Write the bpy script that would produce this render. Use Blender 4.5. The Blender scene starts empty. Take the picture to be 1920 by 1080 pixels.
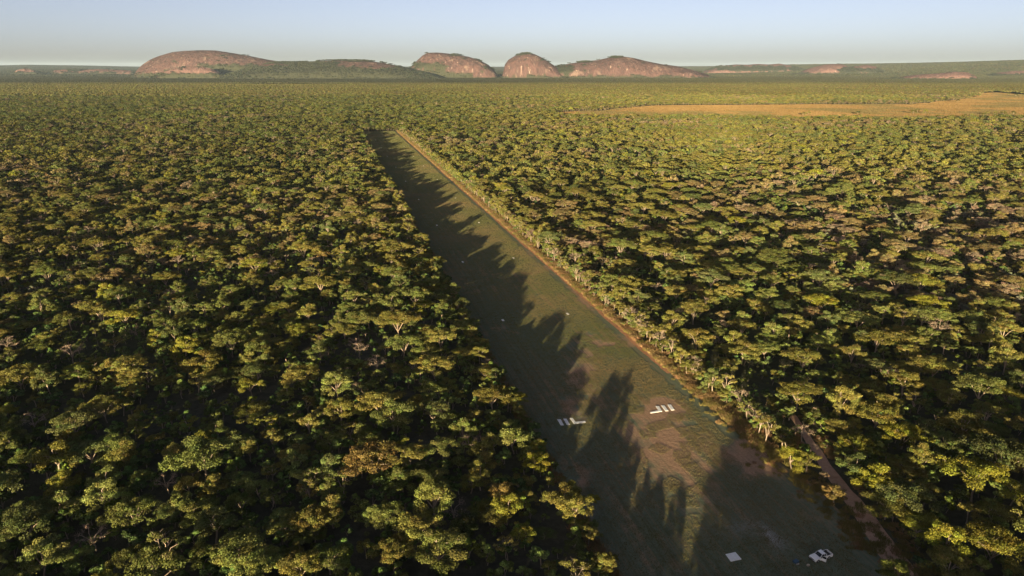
import bpy, math, random
import numpy as np
from mathutils import Vector, Matrix

# ------------------------------------------------------------------ camera, sky, sun, exposure
SC = bpy.context.scene
CAM_H = 106.0
PITCH = math.radians(17.92)
FPX = 1280.0                                   # focal length in pixels of the 1920 wide photograph
SUN_EL = math.radians(5.0)
ANTI_AZ = math.radians(16.9)                   # heading the shadows fall towards, clockwise from +Y

cam_data = bpy.data.cameras.new("camera")
cam = bpy.data.objects.new("camera", cam_data)
SC.collection.objects.link(cam)
cam.location = (0, 0, CAM_H)
cam.rotation_euler = (math.pi / 2 - PITCH, 0, 0)
cam_data.sensor_width = 36.0
cam_data.lens = 24.0
cam_data.clip_start = 1.0
cam_data.clip_end = 80000.0
SC.camera = cam

world = bpy.data.worlds.new("World")
SC.world = world
world.use_nodes = True
wn = world.node_tree.nodes
bg = wn["Background"]
sky = wn.new("ShaderNodeTexSky")
sky.sky_type = 'NISHITA'
sky.sun_disc = False
sky.sun_elevation = SUN_EL
sky.sun_rotation = ANTI_AZ + math.pi
sky.altitude = 1000
sky.air_density = 0.4
sky.dust_density = 2.8
sky.ozone_density = 0.3
hs = wn.new("ShaderNodeHueSaturation")
hs.inputs["Saturation"].default_value = 0.8
tintn = wn.new("ShaderNodeMix")
tintn.data_type = 'RGBA'
tintn.blend_type = 'MULTIPLY'
tintn.inputs[0].default_value = 1.0
tintn.inputs[7].default_value = (0.985, 0.90, 0.92, 1.0)
world.node_tree.links.new(sky.outputs[0], hs.inputs["Color"])
world.node_tree.links.new(hs.outputs[0], tintn.inputs[6])
world.node_tree.links.new(tintn.outputs[2], bg.inputs[0])
bg.inputs[1].default_value = 0.05

sun_data = bpy.data.lights.new("sun", 'SUN')
sun_data.energy = 5.0
sun_data.angle = math.radians(0.55)
sun_data.color = (1.0, 0.79, 0.45)
sun = bpy.data.objects.new("sun", sun_data)
SC.collection.objects.link(sun)
sun.rotation_euler = Vector((math.sin(ANTI_AZ) * math.cos(SUN_EL), math.cos(ANTI_AZ) * math.cos(SUN_EL),
                             -math.sin(SUN_EL))).to_track_quat('-Z', 'Y').to_euler()
sun.location = (-100, -300, 200)

SC.view_settings.view_transform = 'Standard'
SC.view_settings.look = 'None'
SC.view_settings.gamma = 1.0
SC.view_settings.use_curve_mapping = False
SC.view_settings.exposure = 2.12
SC.render.engine = 'CYCLES'
SC.cycles.max_bounces = 5
SC.cycles.diffuse_bounces = 3
SC.cycles.volume_bounces = 0
SC.cycles.transmission_bounces = 3
SC.cycles.caustics_reflective = False
SC.cycles.caustics_refractive = False
SC.cycles.use_denoising = True

# ------------------------------------------------------------------ helpers
CP, SP = math.cos(PITCH), math.sin(PITCH)


def ray(px, py):
    v = (py - 540.0) / FPX
    return np.array([(px - 960.0) / FPX, CP - v * SP, -SP - v * CP])


def G(px, py, h=0.0):
    """ground point (at height h) that the photograph shows at pixel px, py"""
    d = ray(px, py)
    t = (h - CAM_H) / d[2]
    return np.array([d[0] * t, d[1] * t])


def proj(x, y, z):
    """pixel of a world point; arrays allowed"""
    dz = z - CAM_H
    f = y * CP - dz * SP
    u = y * SP + dz * CP
    f = np.where(f < 1, 1, f)
    return 960 + FPX * x / f, 540 - FPX * u / f


def hash2(ix, iy, seed):
    h = (ix.astype(np.int64) * 374761393 + iy.astype(np.int64) * 668265263 + seed * 1442695041) & 0x7fffffff
    h = ((h ^ (h >> 13)) * 1274126177) & 0x7fffffff
    return ((h ^ (h >> 16)) & 0xffff) / 65535.0


def vnoise(x, y, scale, seed=0):
    x = np.asarray(x, float) / scale + 1000.5
    y = np.asarray(y, float) / scale + 1000.5
    ix, iy = np.floor(x), np.floor(y)
    fx, fy = x - ix, y - iy
    fx = fx * fx * (3 - 2 * fx)
    fy = fy * fy * (3 - 2 * fy)
    a = hash2(ix, iy, seed); b = hash2(ix + 1, iy, seed)
    c = hash2(ix, iy + 1, seed); d = hash2(ix + 1, iy + 1, seed)
    return (a * (1 - fx) + b * fx) * (1 - fy) + (c * (1 - fx) + d * fx) * fy


def fbm(x, y, scale, seed=0, n=4):
    s, a, t = 0.0, 1.0, 0.0
    for k in range(n):
        s = s + a * vnoise(x, y, scale / 2 ** k, seed + k * 17)
        t += a
        a *= 0.5
    return s / t


def link(o, parent=None):
    SC.collection.objects.link(o)
    if parent is not None:
        o.parent = parent
    return o


def mesh_from(name, verts, faces, mats=(), midx=None, smooth=False, attrs=None):
    """verts (N,3) array, faces list of index tuples or (M,k) array"""
    me = bpy.data.meshes.new(name)
    verts = np.asarray(verts, np.float32)
    if isinstance(faces, np.ndarray):
        k = faces.shape[1]
        nf = len(faces)
        me.vertices.add(len(verts)); me.vertices.foreach_set("co", verts.ravel())
        me.loops.add(nf * k); me.loops.foreach_set("vertex_index", faces.astype(np.int32).ravel())
        me.polygons.add(nf)
        me.polygons.foreach_set("loop_start", (np.arange(nf) * k).astype(np.int32))
    else:
        me.from_pydata(verts.tolist(), [], faces)
    for m in mats:
        me.materials.append(m)
    if midx is not None:
        me.polygons.foreach_set("material_index", np.asarray(midx, np.int32))
    if smooth:
        me.polygons.foreach_set("use_smooth", np.ones(len(me.polygons), bool))
    me.update(calc_edges=True)
    for (an, at, ad, val) in (attrs or []):
        a = me.attributes.new(an, at, ad)
        key = "color" if at == 'FLOAT_COLOR' else ("vector" if at == 'FLOAT_VECTOR' else "value")
        a.data.foreach_set(key, np.asarray(val, np.float32 if at != 'INT' else np.int32).ravel())
    return me


def tag(o, label=None, cat=None, group=None, kind=None):
    if label: o["label"] = label
    if cat: o["category"] = cat
    if group: o["group"] = group
    if kind: o["kind"] = kind
    return o


def empty(name, loc, rz=0.0, **kw):
    o = bpy.data.objects.new(name, None)
    o.empty_display_size = 0.5
    link(o)
    o.location = loc
    o.rotation_euler = (0, 0, rz)
    return tag(o, **kw)


# ------------------------------------------------------------------ materials
def new_mat(name):
    m = bpy.data.materials.new(name)
    m.use_nodes = True
    nt = m.node_tree
    for n in list(nt.nodes):
        nt.nodes.remove(n)
    out = nt.nodes.new("ShaderNodeOutputMaterial")
    return m, nt, out


def N(nt, kind, **props):
    n = nt.nodes.new(kind)
    for k, v in props.items():
        setattr(n, k, v)
    return n


def mixc(nt, fac, a, b, mode='MIX'):
    n = nt.nodes.new("ShaderNodeMix")
    n.data_type = 'RGBA'
    n.blend_type = mode
    for sock, val in ((n.inputs[0], fac), (n.inputs[6], a), (n.inputs[7], b)):
        if isinstance(val, bpy.types.NodeSocket):
            nt.links.new(val, sock)
        elif isinstance(val, (int, float)):
            sock.default_value = val
        else:
            sock.default_value = (*val, 1) if len(val) == 3 else val
    return n.outputs[2]


def noise(nt, vec, scale, detail=4, rough=0.55):
    n = nt.nodes.new("ShaderNodeTexNoise")
    n.inputs["Scale"].default_value = scale
    n.inputs["Detail"].default_value = detail
    n.inputs["Roughness"].default_value = rough
    nt.links.new(vec, n.inputs["Vector"])
    return n.outputs["Fac"]


def ramp(nt, fac, lo, hi, a=0.0, b=1.0):
    n = nt.nodes.new("ShaderNodeMapRange")
    n.interpolation_type = 'SMOOTHSTEP'
    nt.links.new(fac, n.inputs[0])
    n.inputs[1].default_value = lo; n.inputs[2].default_value = hi
    n.inputs[3].default_value = a; n.inputs[4].default_value = b
    return n.outputs[0]


def mapping(nt, vec, scale=(1, 1, 1), rot=(0, 0, 0)):
    n = nt.nodes.new("ShaderNodeMapping")
    n.inputs["Scale"].default_value = scale
    n.inputs["Rotation"].default_value = rot
    nt.links.new(vec, n.inputs["Vector"])
    return n.outputs[0]


def bump(nt, height, strength, dist):
    b = nt.nodes.new("ShaderNodeBump")
    b.inputs["Strength"].default_value = strength
    b.inputs["Distance"].default_value = dist
    nt.links.new(height, b.inputs["Height"])
    return b.outputs[0]


def simple_mat(name, col, rough=0.5, metal=0.0, coat=0.0, spot=0.08, scale=3.0):
    m, nt, out = new_mat(name)
    p = N(nt, "ShaderNodeBsdfPrincipled")
    tc = N(nt, "ShaderNodeTexCoord")
    f = noise(nt, tc.outputs["Object"], scale, 5)
    c = mixc(nt, ramp(nt, f, 0.3, 0.75), col, tuple(max(0, v * (1 - spot * 3)) for v in col))
    nt.links.new(c, p.inputs["Base Color"])
    p.inputs["Roughness"].default_value = rough
    p.inputs["Metallic"].default_value = metal
    p.inputs["Coat Weight"].default_value = coat
    nt.links.new(p.outputs[0], out.inputs[0])
    return m


def leaf_material(name, translucency=0.12):
    """leaf colour = the tree's own tint (set per tree) x the leaf's own tone"""
    m, nt, out = new_mat(name)
    t = N(nt, "ShaderNodeAttribute", attribute_type='INSTANCER', attribute_name="tint")
    l = N(nt, "ShaderNodeAttribute", attribute_type='GEOMETRY', attribute_name="tone")
    c = mixc(nt, 1.0, t.outputs["Color"], l.outputs["Color"], 'MULTIPLY')
    d = N(nt, "ShaderNodeBsdfDiffuse")
    tr = N(nt, "ShaderNodeBsdfTranslucent")
    nt.links.new(c, d.inputs[0]); nt.links.new(c, tr.inputs[0])
    mx = N(nt, "ShaderNodeMixShader")
    mx.inputs[0].default_value = translucency
    nt.links.new(d.outputs[0], mx.inputs[1]); nt.links.new(tr.outputs[0], mx.inputs[2])
    nt.links.new(mx.outputs[0], out.inputs[0])
    return m


M_LEAF = leaf_material("leaf")
M_GRASS = leaf_material("grass_blade", 0.3)


def bark_material():
    m, nt, out = new_mat("bark")
    g = N(nt, "ShaderNodeNewGeometry")
    oi = N(nt, "ShaderNodeObjectInfo")
    f = noise(nt, mapping(nt, g.outputs["Position"], (1, 1, 0.3)), 2.2, 4)
    c = mixc(nt, ramp(nt, f, 0.35, 0.7), (0.20, 0.15, 0.115), (0.36, 0.30, 0.235))
    c = mixc(nt, ramp(nt, oi.outputs["Random"], 0.0, 1.0, 0.0, 0.45), c, (0.15, 0.12, 0.10))
    d = N(nt, "ShaderNodeBsdfDiffuse")
    nt.links.new(c, d.inputs[0]); nt.links.new(d.outputs[0], out.inputs[0])
    return m


M_BARK = bark_material()
AX = math.radians(-14.66)                     # heading of the airstrip
A_DIR = np.array([math.sin(AX), math.cos(AX)])
R_DIR = np.array([math.cos(AX), -math.sin(AX)])


def ground_material():
    m, nt, out = new_mat("woodland_floor")
    g = N(nt, "ShaderNodeNewGeometry")
    p = g.outputs["Position"]
    big = noise(nt, p, 0.004, 4)
    fine = noise(nt, p, 0.35, 5, 0.65)
    c = mixc(nt, ramp(nt, fine, 0.35, 0.65), (0.055, 0.055, 0.042), (0.085, 0.078, 0.056))
    c = mixc(nt, ramp(nt, big, 0.4, 0.7), c, (0.045, 0.055, 0.022))
    d = N(nt, "ShaderNodeBsdfDiffuse")
    nt.links.new(c, d.inputs[0])
    nt.links.new(bump(nt, fine, 0.8, 0.6), d.inputs["Normal"])
    nt.links.new(d.outputs[0], out.inputs[0])
    return m


def strip_material():
    """mown airstrip turf: green grass, reddish bare soil in streaks along the strip"""
    m, nt, out = new_mat("airstrip_turf")
    g = N(nt, "ShaderNodeNewGeometry")
    p = g.outputs["Position"]
    al = mapping(nt, p, (1, 1, 1), (0, 0, AX))           # y along the strip
    streak = noise(nt, mapping(nt, al, (0.45, 0.018, 1)), 1.0, 5, 0.6)
    patch = noise(nt, mapping(nt, al, (0.035, 0.014, 1)), 1.0, 5, 0.6)
    patch2 = noise(nt, p, 0.16, 5, 0.65)
    fine = noise(nt, p, 1.6, 6, 0.7)
    attr = N(nt, "ShaderNodeAttribute", attribute_name="bare")
    lines = noise(nt, mapping(nt, al, (1.3, 0.012, 1)), 1.0, 3, 0.6)
    green = mixc(nt, ramp(nt, fine, 0.3, 0.7), (0.092, 0.122, 0.086), (0.142, 0.160, 0.108))
    tan = mixc(nt, ramp(nt, fine, 0.3, 0.7), (0.25, 0.158, 0.105), (0.36, 0.24, 0.16))
    add = N(nt, "ShaderNodeMath", operation='ADD')
    nt.links.new(streak, add.inputs[0]); nt.links.new(patch, add.inputs[1])
    add2 = N(nt, "ShaderNodeMath", operation='ADD')
    nt.links.new(add.outputs[0], add2.inputs[0]); nt.links.new(patch2, add2.inputs[1])
    add3 = N(nt, "ShaderNodeMath", operation='ADD')
    nt.links.new(add2.outputs[0], add3.inputs[0]); nt.links.new(attr.outputs["Fac"], add3.inputs[1])
    c = mixc(nt, ramp(nt, add3.outputs[0], 1.5, 1.95), green, tan)
    c = mixc(nt, ramp(nt, lines, 0.50, 0.66, 0, 0.55), c, (0.20, 0.155, 0.10))
    c = mixc(nt, ramp(nt, lines, 0.46, 0.34, 0, 0.5), c, (0.085, 0.09, 0.05))
    ash = N(nt, "ShaderNodeAttribute", attribute_name="ash")
    am = N(nt, "ShaderNodeMath", operation='MULTIPLY')
    nt.links.new(ash.outputs["Fac"], am.inputs[0]); nt.links.new(ramp(nt, patch2, 0.36, 0.56), am.inputs[1])
    c = mixc(nt, am.outputs[0], c, mixc(nt, fine, (0.22, 0.22, 0.21), (0.42, 0.42, 0.41)))
    d = N(nt, "ShaderNodeBsdfDiffuse")
    nt.links.new(c, d.inputs[0])
    b1 = noise(nt, p, 0.7, 6, 0.75)
    nt.links.new(bump(nt, b1, 0.8, 0.3), d.inputs["Normal"])
    nt.links.new(d.outputs[0], out.inputs[0])
    return m


def soil_material(name, ca, cb, scale=0.8, bd=0.3):
    m, nt, out = new_mat(name)
    g = N(nt, "ShaderNodeNewGeometry")
    p = g.outputs["Position"]
    f = noise(nt, p, scale, 6, 0.65)
    f2 = noise(nt, p, scale * 0.12, 4, 0.6)
    c = mixc(nt, ramp(nt, f, 0.3, 0.7), ca, cb)
    c = mixc(nt, ramp(nt, f2, 0.45, 0.75, 0, 0.6), c, tuple(v * 0.65 for v in ca))
    d = N(nt, "ShaderNodeBsdfDiffuse")
    nt.links.new(c, d.inputs[0])
    nt.links.new(bump(nt, f, 1.0, bd), d.inputs["Normal"])
    nt.links.new(d.outputs[0], out.inputs[0])
    return m


def rock_material():
    m, nt, out = new_mat("granite")
    g = N(nt, "ShaderNodeNewGeometry")
    p = g.outputs["Position"]
    veg = N(nt, "ShaderNodeAttribute", attribute_name="veg")
    st = noise(nt, mapping(nt, p, (1, 1, 0.16)), 0.03, 7, 0.68)     # streaks run down the faces
    st2 = noise(nt, mapping(nt, p, (1, 1, 0.35)), 0.009, 6, 0.6)
    c = mixc(nt, ramp(nt, st, 0.38, 0.62), (0.040, 0.026, 0.026), (0.078, 0.045, 0.042))
    c = mixc(nt, ramp(nt, st2, 0.56, 0.68, 0, 0.75), c, (0.165, 0.12, 0.10))
    c = mixc(nt, ramp(nt, st2, 0.44, 0.30, 0, 0.6), c, (0.045, 0.032, 0.03))
    pale = N(nt, "ShaderNodeAttribute", attribute_name="pale")  # low slabs lightened in colour to offset the sun grazing them
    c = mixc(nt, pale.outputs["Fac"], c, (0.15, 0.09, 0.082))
    st3 = noise(nt, mapping(nt, p, (1, 1, 0.12)), 0.05, 5, 0.6)
    c = mixc(nt, ramp(nt, st3, 0.60, 0.70, 0, 0.8), c, (0.30, 0.22, 0.19))
    c = mixc(nt, ramp(nt, st3, 0.40, 0.30, 0, 0.6), c, (0.05, 0.035, 0.033))
    c = mixc(nt, veg.outputs["Fac"], c, (0.034, 0.036, 0.022))
    d = N(nt, "ShaderNodeBsdfDiffuse")
    nt.links.new(c, d.inputs[0])
    nt.links.new(bump(nt, st, 1.0, 20), d.inputs["Normal"])
    nt.links.new(d.outputs[0], out.inputs[0])
    return m


M_FLOOR = ground_material()
M_STRIP = strip_material()
M_TRACK = soil_material("track_soil", (0.30, 0.15, 0.085), (0.42, 0.235, 0.14))
M_ROAD = soil_material("road_soil", (0.34, 0.215, 0.15), (0.47, 0.31, 0.22))
M_DRY = soil_material("dry_grassland", (0.125, 0.078, 0.036), (0.18, 0.115, 0.052), 0.12, 2.0)
M_ASH = soil_material("pale_soil", (0.30, 0.29, 0.27), (0.42, 0.41, 0.39), 1.2, 0.1)
M_ROCK = rock_material()

# ------------------------------------------------------------------ terrain
FAR_SIL = np.array([(-900, 123), (0, 124), (60, 123), (160, 124), (250, 125.6), (520, 125), (950, 125.6), (1345, 125),
                    (1500, 122.3), (1700, 120), (1800, 118.5), (1920, 116), (2300, 113), (3200, 116)], float)
FWD = 1280 * CP + 414 * SP


def terr(x, y):
    x = np.asarray(x, float); y = np.asarray(y, float)
    r = np.hypot(x, y)
    px = 960 + FWD * x / np.maximum(y, 1.0)
    px = np.where(y < r * 0.25, np.where(x > 0, 3200, -900), px)
    py = np.interp(px, FAR_SIL[:, 0], FAR_SIL[:, 1])
    top_r = np.where(px < 1200, 22000.0, np.interp(px, [1200, 1500, 1920], [21000, 15000, 12500]))
    tgt = CAM_H + top_r * (125.0 - py) / FWD
    t = np.clip((r - 8200) / (top_r - 8200), 0, 1)
    t = t * t * (3 - 2 * t)
    rough = (fbm(x, y, 2600, 5, 4) - 0.5) * 30 * np.clip((r - 8000) / 5000, 0, 1) * (1 - t * 0.9)
    return np.maximum(t * tgt + rough * (t > 0), 0.0)


def build_ground():
    az_in = np.radians(np.linspace(-45, 45, 361))
    az_out = np.radians(np.linspace(45, 315, 120)[1:-1])
    az = np.concatenate([az_in, az_out])
    rr = np.concatenate([np.linspace(60, 3000, 12), np.linspace(4000, 28000, 90), [34000, 40000]])
    A, R = np.meshgrid(az, rr)
    X, Y = R * np.sin(A), R * np.cos(A)
    Z = terr(X, Y)
    nr, na = R.shape
    v = np.stack([X, Y, Z], -1).reshape(-1, 3)
    v = np.vstack([v, [[0, 0, 0]]])
    i, j = np.meshgrid(np.arange(nr - 1), np.arange(na), indexing='ij')
    j2 = (j + 1) % na
    q = np.stack([i * na + j, i * na + j2, (i + 1) * na + j2, (i + 1) * na + j], -1).reshape(-1, 4)[:, ::-1]
    faces = [tuple(f) for f in q.tolist()] + [(nr * na, k, (k + 1) % na)[::-1] for k in range(na)]
    me = mesh_from("ground", v, faces, [M_FLOOR], smooth=True)
    return tag(link(bpy.data.objects.new("ground", me)), kind='structure')


build_ground()


def uv(p):
    """strip coordinates: u along, v to the right"""
    p = np.asarray(p, float)
    return p[..., 0] * A_DIR[0] + p[..., 1] * A_DIR[1], p[..., 0] * R_DIR[0] + p[..., 1] * R_DIR[1]


def xy(u, v):
    return u * A_DIR[0] + v * R_DIR[0], u * A_DIR[1] + v * R_DIR[1]


def ratio_v(r):
    """v of the line parallel to the strip seen at (x - 608) / (y - 126) = r"""
    return float(uv(G(608 + r * 474, 600))[1])


V_LEFT, V_TRACK, V_RIGHT = ratio_v(0.575), ratio_v(1.118), ratio_v(1.155)
U_NEAR, U_FAR = 72.0, float(uv(G(715, 246))[0])
print("strip", V_LEFT, V_TRACK, V_RIGHT, U_NEAR, U_FAR)


def sheet(name, mat, u0, u1, vl, vr, z, nu, nv, kind='structure', attr=None):
    """a long ground sheet between two edge functions v(u)"""
    us = np.linspace(u0, u1, nu)
    T = np.linspace(0, 1, nv)
    L, Rr = vl(us), vr(us)
    U = np.repeat(us[:, None], nv, 1)
    V = L[:, None] * (1 - T) + Rr[:, None] * T
    X, Y = xy(U, V)
    v = np.stack([X, Y, np.full_like(X, z)], -1).reshape(-1, 3)
    i, j = np.meshgrid(np.arange(nu - 1), np.arange(nv - 1), indexing='ij')
    q = np.stack([i * nv + j, i * nv + j + 1, (i + 1) * nv + j + 1, (i + 1) * nv + j], -1).reshape(-1, 4)
    at = [("bare", 'FLOAT', 'POINT', attr(U, V).ravel()), ("ash", 'FLOAT', 'POINT', ash_map(U, V).ravel())] if attr is not None else None
    me = mesh_from(name, v, q, [mat], attrs=at)
    return tag(link(bpy.data.objects.new(name, me)), kind=kind)


def ash_map(U, V):
    X, Y = xy(U, V)
    px, py = proj(X, Y, 0 * X)
    t = ((px - 1446) * 0.75 + (py - 1007) * 0.66)
    n = ((px - 1446) * 0.66 - (py - 1007) * 0.75)
    return np.exp(-(t / 30) ** 4 - (n / (9 + t * 0.1)) ** 2) + 0.35 * np.exp(-((px - 1400) / 60) ** 2 - ((py - 990) / 14) ** 2) + 0.4 * np.exp(-((px - 1100) / 24) ** 2 - ((py - 962) / 20) ** 2)


def bare_map(U, V):
    b = np.zeros_like(U)
    X, Y = xy(U, V)
    px, py = proj(X, Y, 0 * X)
    px = px + (fbm(X, Y, 14, 201, 4) - 0.5) * 90
    py = py + (fbm(X, Y, 14, 202, 4) - 0.5) * 60
    def blob(cx, cy, rx, ry, a):
        return a * np.exp(-((px - cx) / rx) ** 2 - ((py - cy) / ry) ** 2)
    b += blob(1255, 830, 75, 75, 0.50) + blob(1240, 770, 50, 16, 0.5) + blob(1410, 860, 55, 28, 0.7)
    b += blob(1160, 640, 40, 20, 0.35) + blob(1100, 560, 45, 22, 0.45) + blob(1015, 505, 30, 22, 0.35)
    b += blob(1090, 690, 40, 60, 0.4) + blob(1085, 775, 22, 22, 0.4) + blob(1300, 930, 40, 60, 0.25)
    b += blob(1100, 960, 22, 22, 0.35) + blob(1066, 885, 14, 30, 0.5) + blob(1450, 835, 30, 24, 0.5) + blob(950, 612, 22, 9, 0.4) + blob(1540, 960, 60, 30, 0.2)
    b -= 0.28 * np.exp(-((V - (V_TRACK - 9)) / 6.5) ** 2) * (1 - np.clip(b * 2, 0, 1))
    return b


strip = sheet("airstrip", M_STRIP, U_NEAR, U_FAR,
              lambda u: V_LEFT - 1.0 + (vnoise(u, u * 0, 11, 3) - 0.5) * 3,
              lambda u: V_RIGHT + (vnoise(u, u * 0, 9, 4) - 0.5) * 1.6 + np.clip((200 - u) / 20, 0, 1) * (1.5 + (fbm(u, u * 0, 14, 44, 4) - 0.5) * 7), 0.03, 600, 60, attr=bare_map)
sheet("dirt_track", M_TRACK, 205, U_FAR - 15,
      lambda u: V_TRACK + 0.2 + (vnoise(u, u * 0, 17, 8) - 0.5) * 1.0 - 0.6 * (vnoise(u, u * 0, 2.7, 28)),
      lambda u: V_TRACK + 1.9 + (vnoise(u, u * 0, 14, 9) - 0.5) * 1.3 + 0.7 * (vnoise(u, u * 0, 2.3, 29)), 0.05, 900, 4)

ROAD = [(1735, 1120, 52), (1684, 1060, 47), (1636, 990, 39), (1598, 938, 32), (1567, 900, 27), (1543, 866, 22), (1518, 828, 17),
        (1497, 795, 15), (1480, 772, 10), (1472, 762, 7)]


def ribbon(name, mat, pts, z, seed=1, wob=0.4):
    """a road through pixel points (x, y, width in pixels across)"""
    c = np.array([G(a, b) for a, b, w in pts])
    w = np.array([w * CAM_H / (CP * (b - 126)) for a, b, w in pts])
    s = np.concatenate([[0], np.cumsum(np.hypot(*np.diff(c, axis=0).T))])
    S = np.arange(0, s[-1], 1.5)
    C = np.stack([np.interp(S, s, c[:, 0]), np.interp(S, s, c[:, 1])], -1)
    k = np.ones(9) / 9
    Cp = np.pad(C, ((4, 4), (0, 0)), mode='edge')
    C = np.stack([np.convolve(Cp[:, i], k, 'valid') for i in (0, 1)], -1)
    W = np.interp(S, s, w) * 0.5
    D = np.gradient(C, axis=0)
    D /= np.linalg.norm(D, axis=1)[:, None]
    P = np.stack([D[:, 1], -D[:, 0]], -1)
    v = []
    ts = np.array([-1, -0.4, 0.4, 1.0])
    for t in ts:
        off = t * W + (np.sign(t) * (vnoise(S, S * 0, 4, seed + int(t * 3)) - 0.5) * wob * 2 if abs(t) == 1 else 0)
        v.append(C + P * off[:, None])
    v = np.stack(v, 1).reshape(-1, 2)
    v = np.hstack([v, np.full((len(v), 1), z)])
    n = len(S)
    i, j = np.meshgrid(np.arange(n - 1), np.arange(3), indexing='ij')
    q = np.stack([i * 4 + j, i * 4 + j + 1, (i + 1) * 4 + j + 1, (i + 1) * 4 + j], -1).reshape(-1, 4)
    o = link(bpy.data.objects.new(name, mesh_from(name, v, q, [mat])))
    return tag(o, kind='structure'), C, W


_, ROAD_C, ROAD_W = ribbon("dirt_road", M_ROAD, ROAD, 0.06, 40)
# the dry grassland beyond the woodland, and a thin far one
CLEAR_PX = [(1035, 212.5), (1130, 206), (1230, 198.5), (1400, 196.5), (1700, 195.5), (1790, 188), (1832, 181), (1838, 175), (1870, 173),
            (1930, 178), (2060, 184), (2200, 190), (2200, 224), (1920, 222), (1800, 223), (1700, 226), (1600, 224), (1500, 223),
            (1400, 221), (1300, 221), (1200, 222), (1120, 221), (1050, 219.5)]
FAR_PX = [(420, 157.5), (480, 157), (560, 157), (660, 157.5), (660, 159.5), (560, 159.6), (480, 159.6), (420, 158.8)]
STREAK_PX = [[(1420, 166), (1500, 165), (1560, 165.5), (1500, 167.5)], [(1860, 157), (1960, 156.5), (1960, 159), (1880, 158.5)]]
clear_poly = np.array([G(a, b) for a, b in CLEAR_PX])
far_poly = np.array([G(a, b) for a, b in FAR_PX])


def in_poly(x, y, poly):
    inside = np.zeros(np.shape(x), bool)
    n = len(poly)
    for i in range(n):
        x0, y0 = poly[i]; x1, y1 = poly[(i + 1) % n]
        cond = (y0 > y) != (y1 > y)
        xs = (x1 - x0) * (y - y0) / ((y1 - y0) if y1 != y0 else 1e-9) + x0
        inside ^= cond & (x < xs)
    return inside


def ragged(poly, step, amp, seed):
    out = []
    n = len(poly)
    for i in range(n):
        a, b = poly[i], poly[(i + 1) % n]
        L = np.hypot(*(b - a)); k = max(1, int(L / step))
        nrm = np.array([(b - a)[1], -(b - a)[0]]) / L
        for t in range(k):
            p = a + (b - a) * t / k
            out.append(p + nrm * (fbm(p[0], p[1], step * 5, seed, 3) - 0.5) * amp)
    return np.array(out)


clear_poly = ragged(clear_poly, 18, 60, 77)
for nm, poly, m in (("grassland", clear_poly, M_DRY), ("grassland", far_poly, M_DRY)):
    me = mesh_from(nm, np.hstack([poly, np.full((len(poly), 1), 0.12)]), [tuple(range(len(poly)))], [m])
    if me.polygons[0].normal.z < 0:
        me.flip_normals()
    tag(link(bpy.data.objects.new(nm, me)), kind='structure')

# ------------------------------------------------------------------ tree models
rng = np.random.default_rng(20240607)


class Geo:
    def __init__(s):
        s.v, s.f, s.m, s.t, s.n = [], [], [], [], 0

    def add(s, verts, faces, mat, tone):
        """faces (M,4) array"""
        s.v.append(verts); s.f.append(faces + s.n)
        s.m.append(np.full(len(faces), mat)); s.t.append(tone)
        s.n += len(verts)

    def mesh(s, name, mats, only=None):
        v = np.vstack(s.v); f = np.vstack(s.f); m = np.concatenate(s.m); t = np.vstack(s.t)
        if only is not None:
            keep = m == only
            f, t = f[keep], t[keep]
            used = np.unique(f)
            remap = np.zeros(len(v), int); remap[used] = np.arange(len(used))
            v, f = v[used], remap[f]
            m = np.zeros(len(f), int)
        t4 = np.hstack([t, np.ones((len(t), 1))])
        return mesh_from(name, v, f, mats, midx=m, attrs=[("tone", 'FLOAT_COLOR', 'FACE', t4)])


def tube(geo, pts, rad, sides=5, mat=1):
    pts = np.asarray(pts, float)
    n = len(pts)
    ang = np.linspace(0, 2 * math.pi, sides, endpoint=False)
    V = []
    for i in range(n):
        d = pts[min(i + 1, n - 1)] - pts[max(i - 1, 0)]
        d = d / (np.linalg.norm(d) + 1e-9)
        a = np.cross(d, [0, 0, 1.0]) if abs(d[2]) < 0.9 else np.cross(d, [1.0, 0, 0])
        a /= np.linalg.norm(a)
        b = np.cross(d, a)
        V.append(pts[i] + rad[i] * (np.outer(np.cos(ang), a) + np.outer(np.sin(ang), b)))
    V = np.vstack(V)
    i, j = np.meshgrid(np.arange(n - 1), np.arange(sides), indexing='ij')
    j2 = (j + 1) % sides
    F = np.stack([i * sides + j, i * sides + j2, (i + 1) * sides + j2, (i + 1) * sides + j], -1).reshape(-1, 4)
    geo.add(V, F, mat, np.ones((len(F), 3)))


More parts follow.
